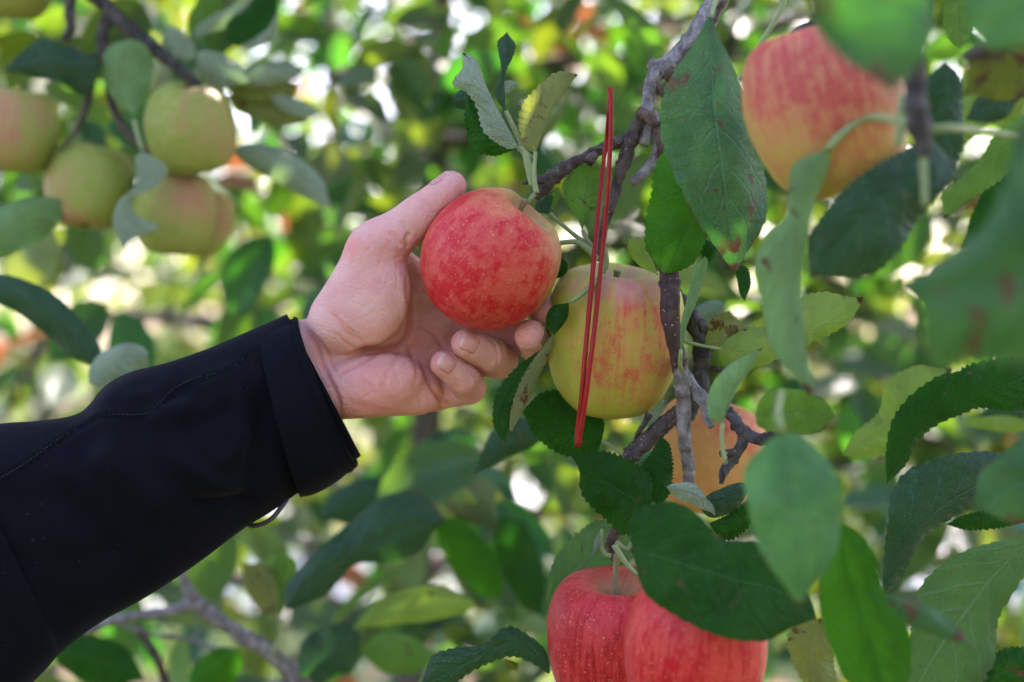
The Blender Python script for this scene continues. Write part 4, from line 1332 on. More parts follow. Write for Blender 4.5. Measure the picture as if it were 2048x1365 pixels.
# --- leaves hanging over the right of the frame centre
lf([(1420, 28), (1424, 140, -6), (1432, 240, -10), (1445, 340, -10), (1456, 430, -6), (1470, 545)], [(1385, 90), (1342, 152), (1326, 220), (1338, 300), (1372, 390), (1412, 468), (1440, 520)],
   [(1442, 80), (1466, 125), (1490, 180), (1520, 262), (1538, 360), (1535, 430), (1512, 500), (1490, 532)], 'deepb', Y=.765, fold=(.5, .15), stalk=[(1422, 36, 5), (1428, 10, 5, 8), (1440, -20, 6, 30)])
lf([(1388, 300), (1400, 345), (1398, 408), (1370, 470), (1342, 530), (1330, 550)], [(1340, 290), (1312, 335), (1304, 385), (1293, 440), (1290, 490), (1300, 522), (1316, 545)], [(1425, 350), (1425, 410), (1417, 470), (1392, 522), (1364, 548)], 'mid',
   Y=Y0 - .018, fold=.2, seed=5)
lf([(1258, 478), (1284, 510), (1318, 553)], [(1257, 500), (1278, 530)], [(1284, 475), (1302, 512)], 'lime', face='under', Y=Y0 + .012, teeth=.3)
lf([(1468, 528), (1484, 560), (1490, 604)], [(1474, 560), (1480, 590)], [(1494, 534), (1504, 560), (1498, 585)], 'deep', Y=.79, fold=(.2, .5))
lf([(1400, 470), (1420, 500), (1412, 530)], [(1402, 500)], [(1432, 494), (1425, 520)], 'deep', Y=.82)
lf([(1410, 512), (1386, 590), (1370, 650), (1360, 728)], [(1386, 545), (1374, 600), (1362, 650)], [(1416, 530), (1396, 600), (1374, 652)], 'soft', Y=.79, face='under', teeth=.2, stalk=[(1362, 700, 4), (1360, 725, 4.5, 4), (1362, 740, 5, 12)])
lf([(1388, 642), (1420, 622), (1455, 604)], [(1395, 615), (1425, 600)], [(1400, 660), (1435, 645)], 'blue', face='under', Y=.93, teeth=.3)
lf([(1440, 698), (1462, 662), (1458, 622)], [(1412, 690), (1420, 648), (1440, 626)], [(1470, 684), (1482, 654), (1472, 634)], 'olive', face='under', Y=Y0 + .016)
lf([(1436, 698), (1500, 700), (1560, 686), (1625, 660), (1680, 630), (1727, 594)], [(1462, 674), (1502, 654), (1545, 648), (1582, 612), (1620, 588), (1660, 580), (1702, 587)], [(1452, 735), (1485, 742), (1540, 728), (1590, 702), (1650, 676), (1700, 650), (1724, 620)],
   'lime', face='under', Y=Y0 + .010, stalk=[(1440, 698, 3.5), (1405, 692, 3.5), (1367, 683, 4)])
lf([(1440, 705), (1490, 722), (1530, 735)], [(1470, 706), (1510, 716)], [(1440, 730), (1480, 745)], 'mid', face='under', Y=Y0 + .02)
lf([(1590, 690), (1620, 690), (1646, 692)], [(1600, 680), (1626, 680)], [(1600, 704), (1625, 704)], 'olive', face='under', Y=Y0 + .02)
lf([(1445, 848), (1456, 792), (1484, 750), (1526, 694)], [(1420, 838), (1419, 792), (1440, 750), (1492, 708)], [(1456, 822), (1474, 782), (1502, 740)], 'soft', face='under', Y=.72, teeth=.2,
   stalk=[(1445, 846, 4.5), (1444, 880, 4), (1450, 928, 5)], stalk_r=4)
# long curled leaf on an arching stalk
lf([(1655, 298), (1612, 350), (1594, 420), (1580, 500), (1578, 600), (1590, 700), (1618, 790)], [(1592, 325), (1577, 372), (1574, 430), (1530, 480), (1512, 530), (1528, 610), (1540, 690), (1575, 750)],
   [(1662, 315), (1652, 360), (1622, 430), (1611, 520), (1608, 620), (1622, 720), (1642, 790)], 'soft', face='under', Y=.64, teeth=.2, fold=(.25, .35), stalk=[(1655, 300, 8), (1690, 262, 8), (1735, 238, 8), (1785, 240, 9, -30), (1842, 262, 10, -64)])
lf([(1862, 275), (1800, 358), (1725, 430), (1665, 500), (1622, 555)], [(1792, 308), (1722, 350), (1668, 398), (1628, 450), (1607, 510), (1612, 540)], [(1905, 330), (1855, 418), (1800, 490), (1762, 540), (1700, 562), (1652, 562)], 'blue', Y=.645, fold=.18, bend=-6)
lf([(1890, 120), (1898, 200), (1895, 290), (1850, 380)], [(1850, 170), (1848, 250), (1842, 330)], [(1925, 160), (1930, 250), (1922, 330), (1885, 385)], 'blue', Y=.66, fold=.3)
STK([(1846, 300, 8), (1848, 350, 7), (1850, 410, 6)], .575)
STK([(1846, 262, 8), (1900, 256, 8), (1960, 262, 7, 30), (2050, 275, 6, 60)], .575)
STK([(1805, 190, 9), (1802, 250, 10), (1798, 290, 9)], .60)
STK([(1478, 160, 5), (1520, 90, 5), (1560, 20, 6), (1580, -40, 6)], .72)
lf([(1790, 290), (1783, 310), (1786, 330)], [(1778, 305)], [(1798, 312)], 'deep', Y=.70)
# big leaves near the lens
lf([(1730, -140), (1750, -20), (1770, 90), (1784, 184)], [(1600, -80), (1618, 10), (1668, 88), (1730, 158)], [(1860, -90), (1872, 20), (1856, 105), (1818, 165)], 'deepb', Y=.49, fold=.15, seed=8, label='dark green leaf close to the lens with one tan spot')
lf([(2260, 470), (2080, 545), (1920, 575), (1786, 578)], [(2160, 170), (2062, 240), (1990, 430), (1902, 500), (1832, 530)], [(2250, 720), (2048, 728), (1945, 725), (1880, 742), (1850, 690), (1838, 622)], 'deepb', Y=.47, fold=.12, teeth=3.5, seed=77, wave=.05)
lf([(2130, -60), (2060, 10), (2000, 60), (1968, 104)], [(2020, -80), (1940, -30), (1935, 40)], [(2140, 40), (2080, 80), (2010, 102)], 'soft', Y=.5, fold=.1)
lf([(2100, 120), (2010, 140), (1925, 190)], [(2060, 90), (1990, 95), (1940, 130)], [(2060, 190), (1990, 200)], 'olive', Y=.62, fold=.1)
lf([(1915, -20), (1914, 45), (1920, 98)], [(1890, 10), (1893, 60), (1906, 90)], [(1946, -5), (1952, 50), (1936, 86)], 'mid', face='under', Y=.86)
lf([(2100, 225), (1990, 300), (1930, 370), (1888, 438)], [(2050, 230), (1992, 268), (1966, 310), (1922, 358), (1880, 390)], [(2070, 300), (2020, 350), (1955, 392), (1908, 432)], 'mid', face='under', Y=.87, fold=.3)
lf([(2060, 150), (1995, 198), (1930, 240)], [(2010, 158), (1955, 196)], [(2020, 230), (1960, 246)], 'blue', Y=.97, fold=.2)
lf([(2100, 300), (2010, 420), (1920, 500)], [(2040, 300), (1960, 400)], [(2070, 430), (1980, 500)], 'deep', Y=.92, fold=.2)
lf([(2070, 130), (1990, 150), (1905, 240), (1895, 300)], [(2000, 110), (1930, 150), (1898, 220)], [(2050, 240), (1980, 250), (1930, 300)], 'lime', Y=1.0, face='under')
# --- lower right
lf([(1686, 912), (1740, 880), (1790, 845), (1850, 780), (1905, 735)], [(1712, 866), (1764, 824), (1776, 768), (1812, 742), (1856, 726)], [(1731, 918), (1790, 908), (1850, 840), (1905, 770)], 'lime', face='under', Y=.90)
lf([(1774, 968), (1800, 900), (1838, 850), (1895, 805), (2010, 740)], [(1773, 910), (1783, 846), (1818, 799), (1866, 759), (1905, 745)], [(1812, 935), (1840, 886), (1888, 846), (1946, 824), (2000, 790)], 'deep', Y=.83, fold=(.15, .5))
lf([(1877, 820), (1940, 792), (2005, 768), (2095, 735)], [(1893, 768), (1937, 731), (2040, 712)], [(1902, 826), (1957, 817), (2020, 821), (2080, 810)], 'deep', Y=.80, fold=.2, bend=-4, teeth=1.3)
lf([(1764, 1192), (1796, 1112), (1838, 1050), (1892, 1000), (1965, 962), (2075, 925)], [(1768, 1076), (1774, 997), (1803, 949), (1842, 925), (1882, 909), (1949, 902), (2030, 902)], [(1800, 1170), (1824, 1108), (1856, 1068), (1918, 1026), (1970, 1010), (2050, 985)], 'blue', Y=.80, fold=(.1, .7), bend=-8)
lf([(2180, 900), (2060, 960), (1940, 1015)], [(2100, 870), (2010, 905), (1955, 960)], [(2150, 1030), (2060, 1052), (1985, 1035)], 'deepb', Y=.62, fold=.15)
lf([(1892, 1049), (1960, 1044), (2080, 1034)], [(1935, 1030), (2000, 1022)], [(1940, 1062), (2010, 1056)], 'deep', Y=.83, fold=.4, label=None)
lf([(1915, 846), (1980, 846), (2080, 852)], [(1960, 836), (2020, 832)], [(1960, 858), (2030, 866)], 'lime', Y=.97, face='under')
lf([(1960, 830), (2000, 822), (2060, 828)], [(1985, 812), (2025, 810)], [(1985, 840), (2030, 845)], 'blue', Y=.99)
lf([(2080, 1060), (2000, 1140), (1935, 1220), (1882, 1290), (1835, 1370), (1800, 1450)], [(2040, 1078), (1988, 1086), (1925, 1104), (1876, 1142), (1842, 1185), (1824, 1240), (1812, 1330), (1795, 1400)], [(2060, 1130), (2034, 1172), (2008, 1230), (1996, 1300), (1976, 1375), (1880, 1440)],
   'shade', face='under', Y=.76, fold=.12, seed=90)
lf([(1675, 1045), (1698, 1144), (1722, 1216), (1752, 1307), (1775, 1420)], [(1655, 1100), (1645, 1160), (1654, 1240), (1674, 1310), (1702, 1372)], [(1716, 1064), (1745, 1106), (1764, 1172), (1803, 1236), (1819, 1300), (1816, 1380)], 'mid', Y=.67, fold=(.5, -.2), teeth=.3)
lf([(1765, 1190), (1840, 1236), (1900, 1270), (1946, 1294)], [(1835, 1202), (1892, 1234), (1936, 1272)], [(1810, 1246), (1866, 1270), (1926, 1292)], 'deepb', Y=.63, teeth=.3)
lf([(2100, 1340), (2000, 1345), (1930, 1390)], [(2060, 1300), (2000, 1308), (1960, 1335)], [(2060, 1420), (1980, 1410)], 'deep', Y=.76, teeth=1.2)
lf([(1648, 1235), (1622, 1300), (1630, 1400)], [(1602, 1252), (1577, 1282), (1596, 1345)], [(1668, 1260), (1676, 1330), (1680, 1400)], 'olive', face='under', Y=.87)
# --- round the bottom apples
lf([(1255, 1044), (1276, 1096), (1342, 1118), (1405, 1135), (1458, 1151), (1563, 1180), (1634, 1240)], [(1288, 1018), (1352, 1010), (1392, 1027), (1418, 1053), (1458, 1086), (1516, 1088), (1592, 1130), (1632, 1200)],
   [(1262, 1088), (1280, 1168), (1325, 1210), (1405, 1250), (1510, 1272), (1584, 1262)], 'deep', Y=.70, fold=(.55, -.35), bend=-6, teeth=.5, seed=31)
lf([(1564, 862), (1576, 940), (1590, 1030), (1600, 1120), (1597, 1218)], [(1522, 895), (1490, 945), (1495, 1020), (1520, 1100), (1560, 1170)], [(1606, 876), (1652, 920), (1673, 980), (1676, 1060), (1652, 1130), (1620, 1190)], 'soft', Y=.59, fold=(.35, .05), bend=-8, teeth=.3,
   stalk=[(1564, 866, 8), (1556, 830, 7), (1562, 785, 6, 20)], seed=33, label='broad light green leaf hanging tip down with a tan tip')
lf([(1512, 830), (1560, 824), (1610, 818), (1672, 836)], [(1518, 798), (1540, 778), (1585, 778), (1630, 792), (1664, 812)], [(1516, 852), (1548, 864), (1592, 869), (1642, 863)], 'mid', face='under', Y=.72, fold=(-.35, .2), teeth=.2)
lf([(1303, 1015), (1266, 996), (1222, 971), (1182, 945), (1140, 908)], [(1306, 965), (1292, 942), (1258, 920), (1215, 905), (1172, 905)], [(1290, 1045), (1250, 1072), (1206, 1036), (1170, 1000), (1160, 975), (1158, 945)], 'deep', Y=Y0 - .014, fold=.18, teeth=1.3, seed=40)
lf([(1322, 872), (1316, 930), (1320, 1014)], [(1300, 908), (1282, 940), (1290, 995)], [(1342, 895), (1347, 950), (1338, 995)], 'deep', Y=Y0 - .004, fold=.25, teeth=1.2)
lf([(1204, 881), (1152, 861), (1102, 842), (1042, 822)], [(1208, 842), (1180, 800), (1130, 781), (1086, 785), (1058, 800)], [(1190, 908), (1140, 916), (1100, 898), (1068, 870), (1052, 846)], 'deep', Y=Y0 + .036, fold=.12, teeth=1.2, stalk=[(1204, 881, 4), (1226, 896, 4.5), (1250, 918, 5)])
lf([(1084, 868), (1010, 890), (948, 948)], [(1050, 838), (995, 852), (962, 905)], [(1070, 892), (1010, 920), (965, 945)], 'blue', Y=.98, teeth=.3)
lf([(1138, 606), (1118, 640), (1108, 672)], [(1106, 612), (1092, 636), (1096, 660)], [(1136, 634), (1122, 656)], 'deep', Y=Y0 - .012, teeth=.2, stalk=[(1137, 607, 4), (1160, 592, 5), (1184, 572, 5, 4), (1205, 550, 5, 14)])
lf([(1109, 664), (1084, 716), (1056, 770), (1034, 822), (1020, 874)], [(1078, 704), (1047, 751), (1025, 806), (1017, 850)], [(1105, 692), (1086, 737), (1061, 797), (1037, 842)], 'olive', Y=Y0 - .012, face='under', fold=(.3, .3), teeth=.9, seed=52)
lf([(1098, 690), (1048, 742), (1014, 800), (1000, 850), (1012, 888)], [(1066, 710), (1022, 746), (992, 792), (985, 842), (994, 872)], [(1074, 738), (1046, 788), (1028, 834)], 'deep', Y=Y0 - .002, fold=(.3, .2), teeth=1.0, seed=53)
lf([(1332, 974), (1380, 984), (1425, 1008), (1432, 1034)], [(1350, 968), (1395, 972)], [(1355, 998), (1405, 1020)], 'pale', face='under', Y=.765, teeth=.2)
lf([(1392, 1008), (1450, 998), (1506, 970)], [(1430, 984), (1480, 966)], [(1425, 1038), (1475, 1020)], 'blue', Y=.775, teeth=.2)
lf([(1418, 1048), (1462, 1048), (1520, 1005)], [(1455, 1030), (1500, 1000)], [(1450, 1084), (1495, 1062)], 'deep', Y=.785, teeth=1.3)
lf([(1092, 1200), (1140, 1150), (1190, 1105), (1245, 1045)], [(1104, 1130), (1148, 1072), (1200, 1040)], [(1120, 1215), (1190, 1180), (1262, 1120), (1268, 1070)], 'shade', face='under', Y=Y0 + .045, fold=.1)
lf([(1198, 1062), (1192, 1090), (1186, 1112)], [(1188, 1085)], [(1202, 1088)], 'blue', face='under', Y=Y0 - .006, teeth=.2)
STK([(1204, 1058, 3), (1202, 1088, 4), (1210, 1108, 4), (1222, 1112, 5)], Y0 - .002)
STK([(1228, 1090, 6), (1240, 1110, 6), (1256, 1132, 5), (1275, 1150, 4)], Y0 - .008)
STK([(1232, 1084, 5), (1252, 1098, 5), (1264, 1086, 5)], Y0)
lf([(1100, 1340), (1050, 1290), (1000, 1290), (940, 1320), (838, 1372)], [(1090, 1300), (1050, 1268), (1010, 1256), (962, 1292), (900, 1300), (855, 1318)], [(1096, 1348), (1058, 1326), (1012, 1316), (955, 1340), (900, 1372)], 'blue', Y=Y0 + .02, fold=.25, seed=61)
lf([(1010, 1318), (1020, 1330), (1036, 1345)], [(1012, 1335)], [(1034, 1328)], 'olive', Y=Y0 + .024)

# --- crown above the frame: it keeps the sun off the branch that is being picked
def crown():
    rr = random.Random(3)
    pts = []
    while len(pts) < CROWN_N:
        tgt = Vector((rr.uniform(-.75, .85), rr.uniform(.42, 1.15), rr.uniform(1.15, 1.8)))
        p = tgt + SUND * rr.uniform(.65, 1.7)
        # stays above what the lens sees
        if p.z < CAMH + p.y * KW * .36 + .12: continue
        pts.append(p)
    foliage_mesh('crown', pts, LM['far'], HERO, 9, .8, 1.3)


CROWN_N = 3500
crown()

# ------------------------------------------------------------------ apples
A_PICK = apple('ripe red apple held in the hand', (980, 521), 140, apple_mat('apple_skin_picked', (0.42, 0.40, 0.10), (0.52, 0.36, 0.14), (0.52, 0.013, 0.020), (0.58, 0.075, 0.055), (-.55, -.75, -.38), .80, .10, .70, .33, bk=.60, mott=.75, grainy=.6, soft=.22),
               Y0, (.62, -.26, .72), .4, .99, .02, .02, 3, True, .46, (.30, -.18, .9), rnd=.7)
apple('large yellow green apple flushed red behind the red strap', (1228, 682), 135, apple_mat('apple_skin_green_flushed', (0.36, 0.42, 0.04), (0.44, 0.42, 0.075), (0.56, 0.045, 0.05), (0.62, 0.19, 0.10), (.22, -.95, -.12), -.32, .34, .25, .40, bk=1.0, grainy=.95, mott=.5, soft=.14, rim=(0.46, 0.22, 0.20)),
      Y0 + .032, (.05, -.24, 1), 1.2, 1.12, .07, .035, 5, True, .4, None)
apple('orange apple half hidden behind the dark knotty spur', (1415, 912), 110, apple_mat('apple_skin_orange', (0.55, 0.27, 0.085), (0.60, 0.33, 0.10), (0.55, 0.09, 0.06), (0.60, 0.20, 0.08), (.35, -.35, .9), -.0, .25, .9, .45, bk=.8, mott=.7, grainy=1.1, dot_c=(0.45, 0.2, 0.08)),
      Y0 + .09, (.25, -.15, 1), .3, 1.0, .05, .03, 8)
apple('red apple hanging at the bottom with its stalk in view', (1236, 1292), 141, apple_mat('apple_skin_bottom_rear', (0.50, 0.40, 0.12), (0.56, 0.34, 0.12), (0.36, 0.006, 0.013), (0.54, 0.036, 0.036), (-.3, -.85, .3), .80, .28, .75, .27),
      Y0 + .005, (.0, -.26, 1), 2.1, 1.04, .06, .03, 11, True, .74, (-.03, .0, 1))
apple('red apple at the bottom partly covered by a dark leaf', (1390, 1308), 140, apple_mat('apple_skin_bottom_front', (0.52, 0.36, 0.12), (0.56, 0.30, 0.12), (0.48, 0.007, 0.014), (0.60, 0.05, 0.042), (-.3, -.85, .3), .84, .28, .7, .27),
      .735, (.1, -.2, 1), .9, 1.05, .05, .03, 14, True, .5)
apple('blurred pink and yellow apple at the upper right', (1655, 222), 158, apple_mat('apple_skin_upper_right', (0.42, 0.36, 0.06), (0.48, 0.36, 0.10), (0.46, 0.07, 0.055), (0.50, 0.165, 0.085), (-.25, -.8, .5), .36, .14, .35, .36, bk=.65, mott=.5, grainy=.9, soft=.3),
      .675, (-.28, .0, 1), .2, 1.08, .04, .035, 17, True, .35, (-.3, .1, 1), stem_r=.07)

# ------------------------------------------------------------------ the red strap looped over the twig
def strap():
    k = NT('red_rubber')
    o = k.coord('Object'); n = k.noise(o, 300, 3)
    k.p(Base_Color=k.mix(n, (0.17, 0.003, 0.003), (0.36, 0.012, 0.006)), Roughness=k.math('MULTIPLY_ADD', n, .2, .3))
    k.b.inputs['Specular IOR Level'].default_value = .2
    k.b.inputs['Subsurface Weight'].default_value = .0
    k.b.inputs['Subsurface Radius'].default_value = (.004, .001, .001)
    k.b.inputs['Coat Weight'].default_value = .08
    root = [(1222, 178), (1155, 892)]
    def strand(pts):
        q = [(*P(x, y, Y0 + d / 1000), w * Y0 * KW / 2048, t * Y0 * KW / 2048) for x, y, d, w, t in pts]
        c = crom(np.array(q), 90)
        C = c[:, :3]; n_ = len(C); s_ = 12
        T_ = np.gradient(C, axis=0); T_ /= np.linalg.norm(T_, axis=1)[:, None]
        ay = np.array([0, 1.0, 0]); sx = np.cross(T_, ay); sx /= np.linalg.norm(sx, axis=1)[:, None]
        a = np.linspace(0, 2 * math.pi, s_, endpoint=False)
        ca, sa = np.sign(np.cos(a)) * np.abs(np.cos(a)) ** .7, np.sign(np.sin(a)) * np.abs(np.sin(a)) ** .7
        V = C[:, None] + c[:, 3][:, None, None] * ca[None, :, None] * sx[:, None] + c[:, 4][:, None, None] * sa[None, :, None] * ay
        F = [(i * s_ + j, i * s_ + (j + 1) % s_, (i + 1) * s_ + (j + 1) % s_, (i + 1) * s_ + j) for i in range(n_ - 1) for j in range(s_)]
        F += [tuple(range(s_))[::-1], tuple((n_ - 1) * s_ + j for j in range(s_))]
        return V.reshape(-1, 3), F
    v, f = strand([(1221, 176, -12, 5.5, 4), (1221, 188, -12, 5.0, 4), (1222, 206, -12, 4.4, 4.4), (1221, 280, -12.5, 4.6, 4.6), (1214, 400, -12, 4.8, 4.8), (1202, 530, -11.5, 4.6, 4.6), (1190, 650, -22, 4.8, 4.8), (1176, 760, -24, 5.0, 5), (1166, 830, -23, 5.6, 5), (1159, 870, -22, 6.0, 4), (1155, 893, -22, 6.6, 3.5)])
    o = mesh_obj('strap', v, f, k.m)
    tag(o, 'thin red rubber strap hanging doubled over the twig in front of the green apple', 'strap')
    v, f = strand([(1219, 196, -9, 3.5, 4), (1217, 230, -8, 4, 4.4), (1214, 268, 6, 4.2, 4.4), (1210, 300, 7, 4.4, 4.4), (1202, 370, 2, 4.6, 4.6), (1192, 470, -5, 4.8, 4.8), (1184, 560, -14, 4.8, 4.8), (1173, 680, -22, 4.8, 4.8), (1163, 790, -23, 4.8, 4.8), (1157, 850, -21, 5.4, 5), (1153, 880, -21, 4.5, 4)])
    mesh_obj('strand', v, f, k.m, o)


strap()

# ------------------------------------------------------------------ the tree at the left with the pale apples
LT = empty('apple_tree', (-.95, 1.5, 0))
tag(LT, 'apple tree at the left carrying the pale green apple cluster', 'tree')
YL = 1.10


def left_tree():
    tr = crom(np.array([(-.95, 1.5, -.05), (-.96, 1.5, .7), (-.93, 1.5, 1.5), (-.96, 1.52, 2.6)]), 40)
    v, f = tube_arrays(tr, np.linspace(.05, .015, 40), 12, .12, 3, True, 40)
    mesh_obj('trunk', v, f, BK['brown'], LT)
    for a, b in (((-.95, 1.5, 1.55), [(-.7, 1.3, 1.9), tuple(P(120, -60, YL + .03))]), ((-.95, 1.5, .85), [(-.7, 1.3, 1.0), (-.4, 1.2, 1.1), tuple(P(610, 1362, YL + .02))])):
        c = crom(np.array([a] + b), 30)
        v, f = tube_arrays(c, np.linspace(.016, .006, 30), 10, .12, 5, True, 60)
        mesh_obj('limb', v, f, BK['grey'], LT)
    t = lambda nm, pts, m='dark', Y=YL, s=1: tube(nm, pts, BK[m], LT, Y, sides=12, rough=.2, seed=s, nscale=200, knots=4)
    t('branch', [(110, -70, 15), (190, -10, 15), (228, 28, 15), (275, 72, 15), (320, 108, 13), (362, 142, 12), (400, 175, 9)], s=1)
    t('branch', [(160, -60, 11), (140, 10, 10), (140, 60, 10), (128, 82, 6)], s=2)
    t('spur', [(225, 20, 12), (205, 70, 13), (212, 110, 14), (205, 140, 8)], s=3)
    t('twig', [(185, 110, 8), (182, 165, 8), (172, 215, 8), (150, 265, 5), (118, 300, 4)], 'brown', s=4)
    t('twig', [(212, 120, 8), (222, 200, 8), (250, 260, 9), (290, 300, 9), (300, 318, 6)], 'brown', s=5)
    t('branch', [(360, 1140, 10), (372, 1170, 10), (390, 1200, 15), (430, 1235, 14), (470, 1262, 15), (530, 1298, 16), (570, 1330, 17), (610, 1365, 18), (660, 1420, 18)], 'grey', YL + .02, 6)
    t('branch', [(388, 1205, 12), (345, 1222, 11), (290, 1230, 10), (230, 1240, 10), (170, 1262, 9)], 'grey', YL + .02, 7)
    t('twig', [(230, 1245, 4), (300, 1268, 4), (380, 1280, 4), (470, 1312, 4)], 'grey', YL + .05, 8)
    t('twig', [(270, 1250, 9), (310, 1310, 9), (335, 1370, 9)], 'brown', YL + .06, 9)


left_tree()
GA = 'pale green apples in the left cluster'
GM = lambda nm, amt, bl: apple_mat(nm, (0.235, 0.30, 0.045), (0.30, 0.33, 0.085), (0.42, 0.19, 0.11), (0.44, 0.25, 0.13), bl, amt, .35, .2, .42)
apple('pale pinkish green apple cut off by the left picture edge', (32, 262), 84, GM('apple_skin_left_edge', .18, (-.1, -.8, .1)), YL + .01, (.1, -.1, 1), 0, 1.0, .03, .03, 21, group=GA)
apple('green and tan apple lowest on the left of its cluster', (178, 375), 86, GM('apple_skin_left_low', .10, (-.6, -.5, -.5)), YL + .03, (.1, .1, 1), 1, .95, .03, .03, 22, group=GA)
apple('pale green apple with dried calyx on top, right of the cluster', (382, 254), 92, GM('apple_skin_left_top', .02, (.8, -.5, .2)), YL, (-.05, .38, -1), 2, .95, .03, .05, 23, group=GA, stem=False)
apple('pale green apple blushed pink, below the one with the calyx', (346, 426), 84, GM('apple_skin_left_under', .08, (.7, -.6, .2)), YL + .03, (.1, -.1, 1), 3, 1.0, .04, .03, 24, group=GA)
apple('pale green apple peeping out behind its blushed neighbour', (396, 444), 70, GM('apple_skin_left_behind', .0, (.7, -.6, .2)), YL + .095, (.3, .1, 1), 4, 1.0, .04, .03, 25, group=GA)
apple('dark green apple cut off by the top left corner', (30, -42), 78, GM('apple_skin_corner', .0, (.7, -.6, .2)), YL + .02, (.1, -.1, 1), 4, 1.0, .04, .03, 26, group=GA)

ll = lambda *a, **k: leaf(LT, *a, **k)
ll([(8, 142), (90, 124), (150, 126), (208, 122)], [(38, 104), (72, 74), (150, 95), (190, 112)], [(60, 152), (112, 162), (160, 188), (190, 154)], 'blue', Y=YL - .02, teeth=.4)
ll([(268, 232), (254, 160), (262, 74)], [(228, 202), (194, 142), (212, 84)], [(292, 180), (302, 124), (288, 82)], 'soft', face='under', Y=YL - .02, teeth=.3)
ll([(392, 112), (440, 132), (506, 166)], [(400, 100), (450, 108), (490, 140)], [(395, 150), (430, 172), (480, 170)], 'pale', face='under', Y=YL, teeth=.3)
ll([(330, 60), (360, 100), (392, 120)], [(345, 50), (385, 85)], [(320, 95), (355, 120)], 'pale', face='under', Y=YL, teeth=.3)
ll([(470, 168), (530, 146), (600, 150)], [(490, 132), (550, 120), (592, 126)], [(500, 174), (565, 166)], 'pale', face='under', Y=YL + .01, teeth=.3)
ll([(452, 168), (520, 178), (598, 166)], [(500, 162), (560, 158)], [(470, 196), (530, 202), (590, 192)], 'olive', face='under', Y=YL + .02, teeth=.3)
ll([(540, 194), (590, 214), (642, 230)], [(570, 190), (620, 208)], [(560, 218), (610, 236)], 'pale', face='under', Y=YL + .02, teeth=.3)
ll([(450, 190), (530, 225), (620, 245)], [(500, 185), (570, 205)], [(480, 225), (560, 250)], 'olive', face='under', Y=YL + .03, teeth=.3)
ll([(452, 80), (510, 56), (556, -12)], [(455, 45), (495, 10), (530, -20)], [(480, 96), (525, 84), (556, 40)], 'deep', Y=YL, fold=(.1, -.4), teeth=.3)
ll([(478, 92), (526, 80), (560, 8)], [(500, 82), (540, 50)], [(505, 98), (548, 70)], 'pale', face='under', Y=YL - .012, teeth=.3)
ll([(376, 70), (402, 30), (440, -20)], [(375, 35), (400, -10)], [(415, 60), (445, 20)], 'mid', face='under', Y=YL + .04, teeth=.3)
ll([(375, 78), (430, 40), (500, 15), (548, -8)], [(400, 46), (450, 16), (510, -8)], [(430, 62), (500, 34)], 'pale', face='under', Y=YL + .01, teeth=.3)
ll([(464, 300), (540, 324), (605, 362), (668, 420)], [(500, 284), (570, 300), (640, 352)], [(486, 326), (555, 366), (625, 404)], 'pale', face='under', Y=YL + .03, teeth=.3)
ll([(284, 300), (290, 350), (252, 395), (232, 450), (246, 498)], [(268, 320), (272, 368), (236, 404), (226, 450)], [(330, 335), (310, 372), (262, 400), (270, 430), (312, 452), (275, 478)], 'pale', face='under', Y=YL - .04, teeth=.3, stalk=[(286, 300, 5), (278, 280, 5), (268, 240, 5)])
ll([(-60, 520), (20, 440), (80, 405), (145, 402)], [(-40, 440), (20, 402), (80, 392)], [(0, 515), (70, 480), (130, 430)], 'soft', face='under', Y=YL, teeth=.3)
ll([(-60, 570), (60, 600), (140, 660), (206, 742)], [(0, 548), (90, 580), (160, 640), (205, 700)], [(-20, 600), (50, 640), (120, 700), (170, 735)], 'blue', Y=YL - .08, teeth=.3)
ll([(178, 768), (215, 730), (258, 705), (300, 714)], [(176, 738), (202, 704), (250, 686), (290, 694)], [(215, 782), (262, 768), (296, 740)], 'pale', face='under', Y=YL - .12, teeth=.3)
ll([(572, 1222), (640, 1150), (730, 1102), (800, 1066), (890, 1044)], [(568, 1176), (628, 1106), (692, 1052), (760, 1000), (830, 984), (884, 1010)], [(650, 1194), (705, 1134), (770, 1128), (842, 1106)], 'blue', Y=YL - .03, teeth=.3)
ll([(704, 1258), (800, 1226), (880, 1206), (962, 1204)], [(758, 1202), (830, 1178), (880, 1174), (925, 1188)], [(780, 1252), (865, 1244), (930, 1228)], 'lime', Y=YL, face='under', teeth=.3)
ll([(556, 1240), (530, 1180), (480, 1124)], [(508, 1216), (486, 1170)], [(556, 1190), (535, 1136)], 'olive', face='under', Y=YL, teeth=.3)
ll([(562, 1236), (560, 1170), (556, 1092)], [(540, 1190), (528, 1130)], [(578, 1190), (590, 1130)], 'mid', face='under', Y=YL + .01, teeth=.3, stalk=[(562, 1236, 5), (560, 1270, 5), (545, 1310, 5)])
ll([(598, 1350), (660, 1310), (722, 1268)], [(600, 1290), (650, 1256), (700, 1248)], [(650, 1372), (712, 1335)], 'blue', Y=YL, teeth=.3)
ll([(100, 1300), (190, 1320), (290, 1360)], [(150, 1270), (230, 1290), (276, 1330)], [(130, 1350), (210, 1380)], 'deep', Y=YL + .03, teeth=.3)
ll([(480, 1300), (440, 1330), (380, 1400)], [(430, 1300), (380, 1340)], [(480, 1340), (440, 1400)], 'mid', Y=YL + .02, teeth=.3)
ll([(720, 1300), (800, 1320), (880, 1310)], [(760, 1270), (830, 1280)], [(760, 1345), (830, 1350)], 'mid', Y=YL + .10, face='under', teeth=.3)
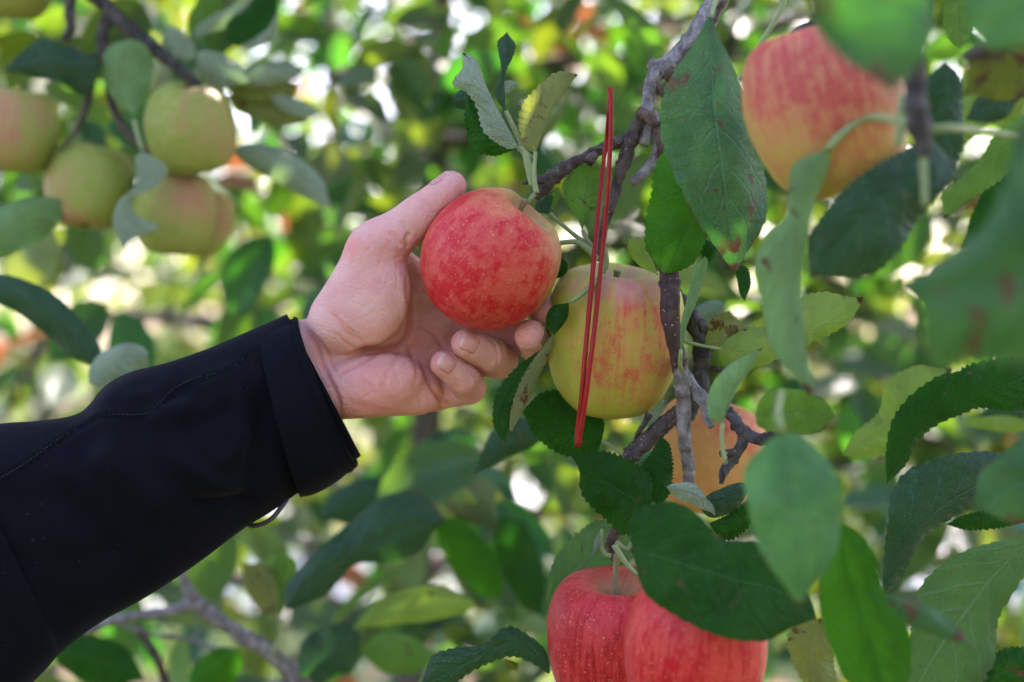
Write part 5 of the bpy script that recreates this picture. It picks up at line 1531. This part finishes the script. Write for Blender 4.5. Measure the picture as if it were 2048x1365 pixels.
ll([(640, 1040), (720, 1000), (800, 990)], [(660, 990), (740, 955)], [(700, 1050), (780, 1030)], 'blue', Y=YL + .16, teeth=.3)
ll([(870, 1040), (960, 1120), (1010, 1200)], [(920, 1040), (1000, 1120)], [(880, 1100), (950, 1190)], 'mid', Y=YL + .12, teeth=.3)
ll([(1000, 1030), (1040, 1130), (1090, 1240)], [(1050, 1050), (1090, 1150)], [(990, 1100), (1040, 1210)], 'deep', Y=YL + .10, teeth=.3)
ll([(820, 960), (870, 900), (960, 870)], [(840, 890), (900, 860)], [(870, 960), (940, 920)], 'blue', Y=YL + .15, teeth=.3)
ll([(430, 880), (360, 830), (300, 850)], [(400, 830), (340, 810)], [(400, 900), (340, 880)], 'mid', Y=YL + .2, teeth=.3)

# leaves of both trees between the picked twig and the first row, loosely strewn
def strew(tree, n, box, seed):
    rr = random.Random(seed)
    x, y = tree.location[0], tree.location[1]
    for _ in range(n):
        Yv = rr.uniform(*box[4:6])
        p = P(rr.uniform(box[0], box[1]), rr.uniform(box[2], box[3]), Yv)
        o = bpy.data.objects.new('leaf', rr.choice(PROTO_ME)); COL.objects.link(o)
        o.parent = tree
        o.matrix_parent_inverse = Matrix.Translation((-x, -y, 0))
        o.matrix_basis = Matrix.Translation(p) @ rand_rot(rr).to_4x4() @ Matrix.Scale(rr.uniform(.8, 1.25), 4)


strew(LT, 60, (-60, 1000, -60, 640, 1.3, 1.75), 1)
strew(LT, 55, (100, 1200, 880, 1400, 1.25, 1.7), 2)
strew(LT, 16, (-20, 660, -50, 330, 1.2, 1.4), 11)
strew(LT, 24, (80, 1000, 980, 1400, 1.45, 1.95), 12)
strew(HERO, 30, (560, 1320, -60, 560, 1.5, 2.1), 13)
strew(HERO, 45, (1000, 2100, -60, 500, 1.3, 1.8), 3)
strew(LT, 16, (860, 1110, 880, 1080, 1.2, 1.6), 7)
strew(HERO, 40, (1150, 2100, 480, 1400, 1.3, 1.8), 4)

# ------------------------------------------------------------------ the person
PERSON = build_person()
build_sleeve(PERSON)
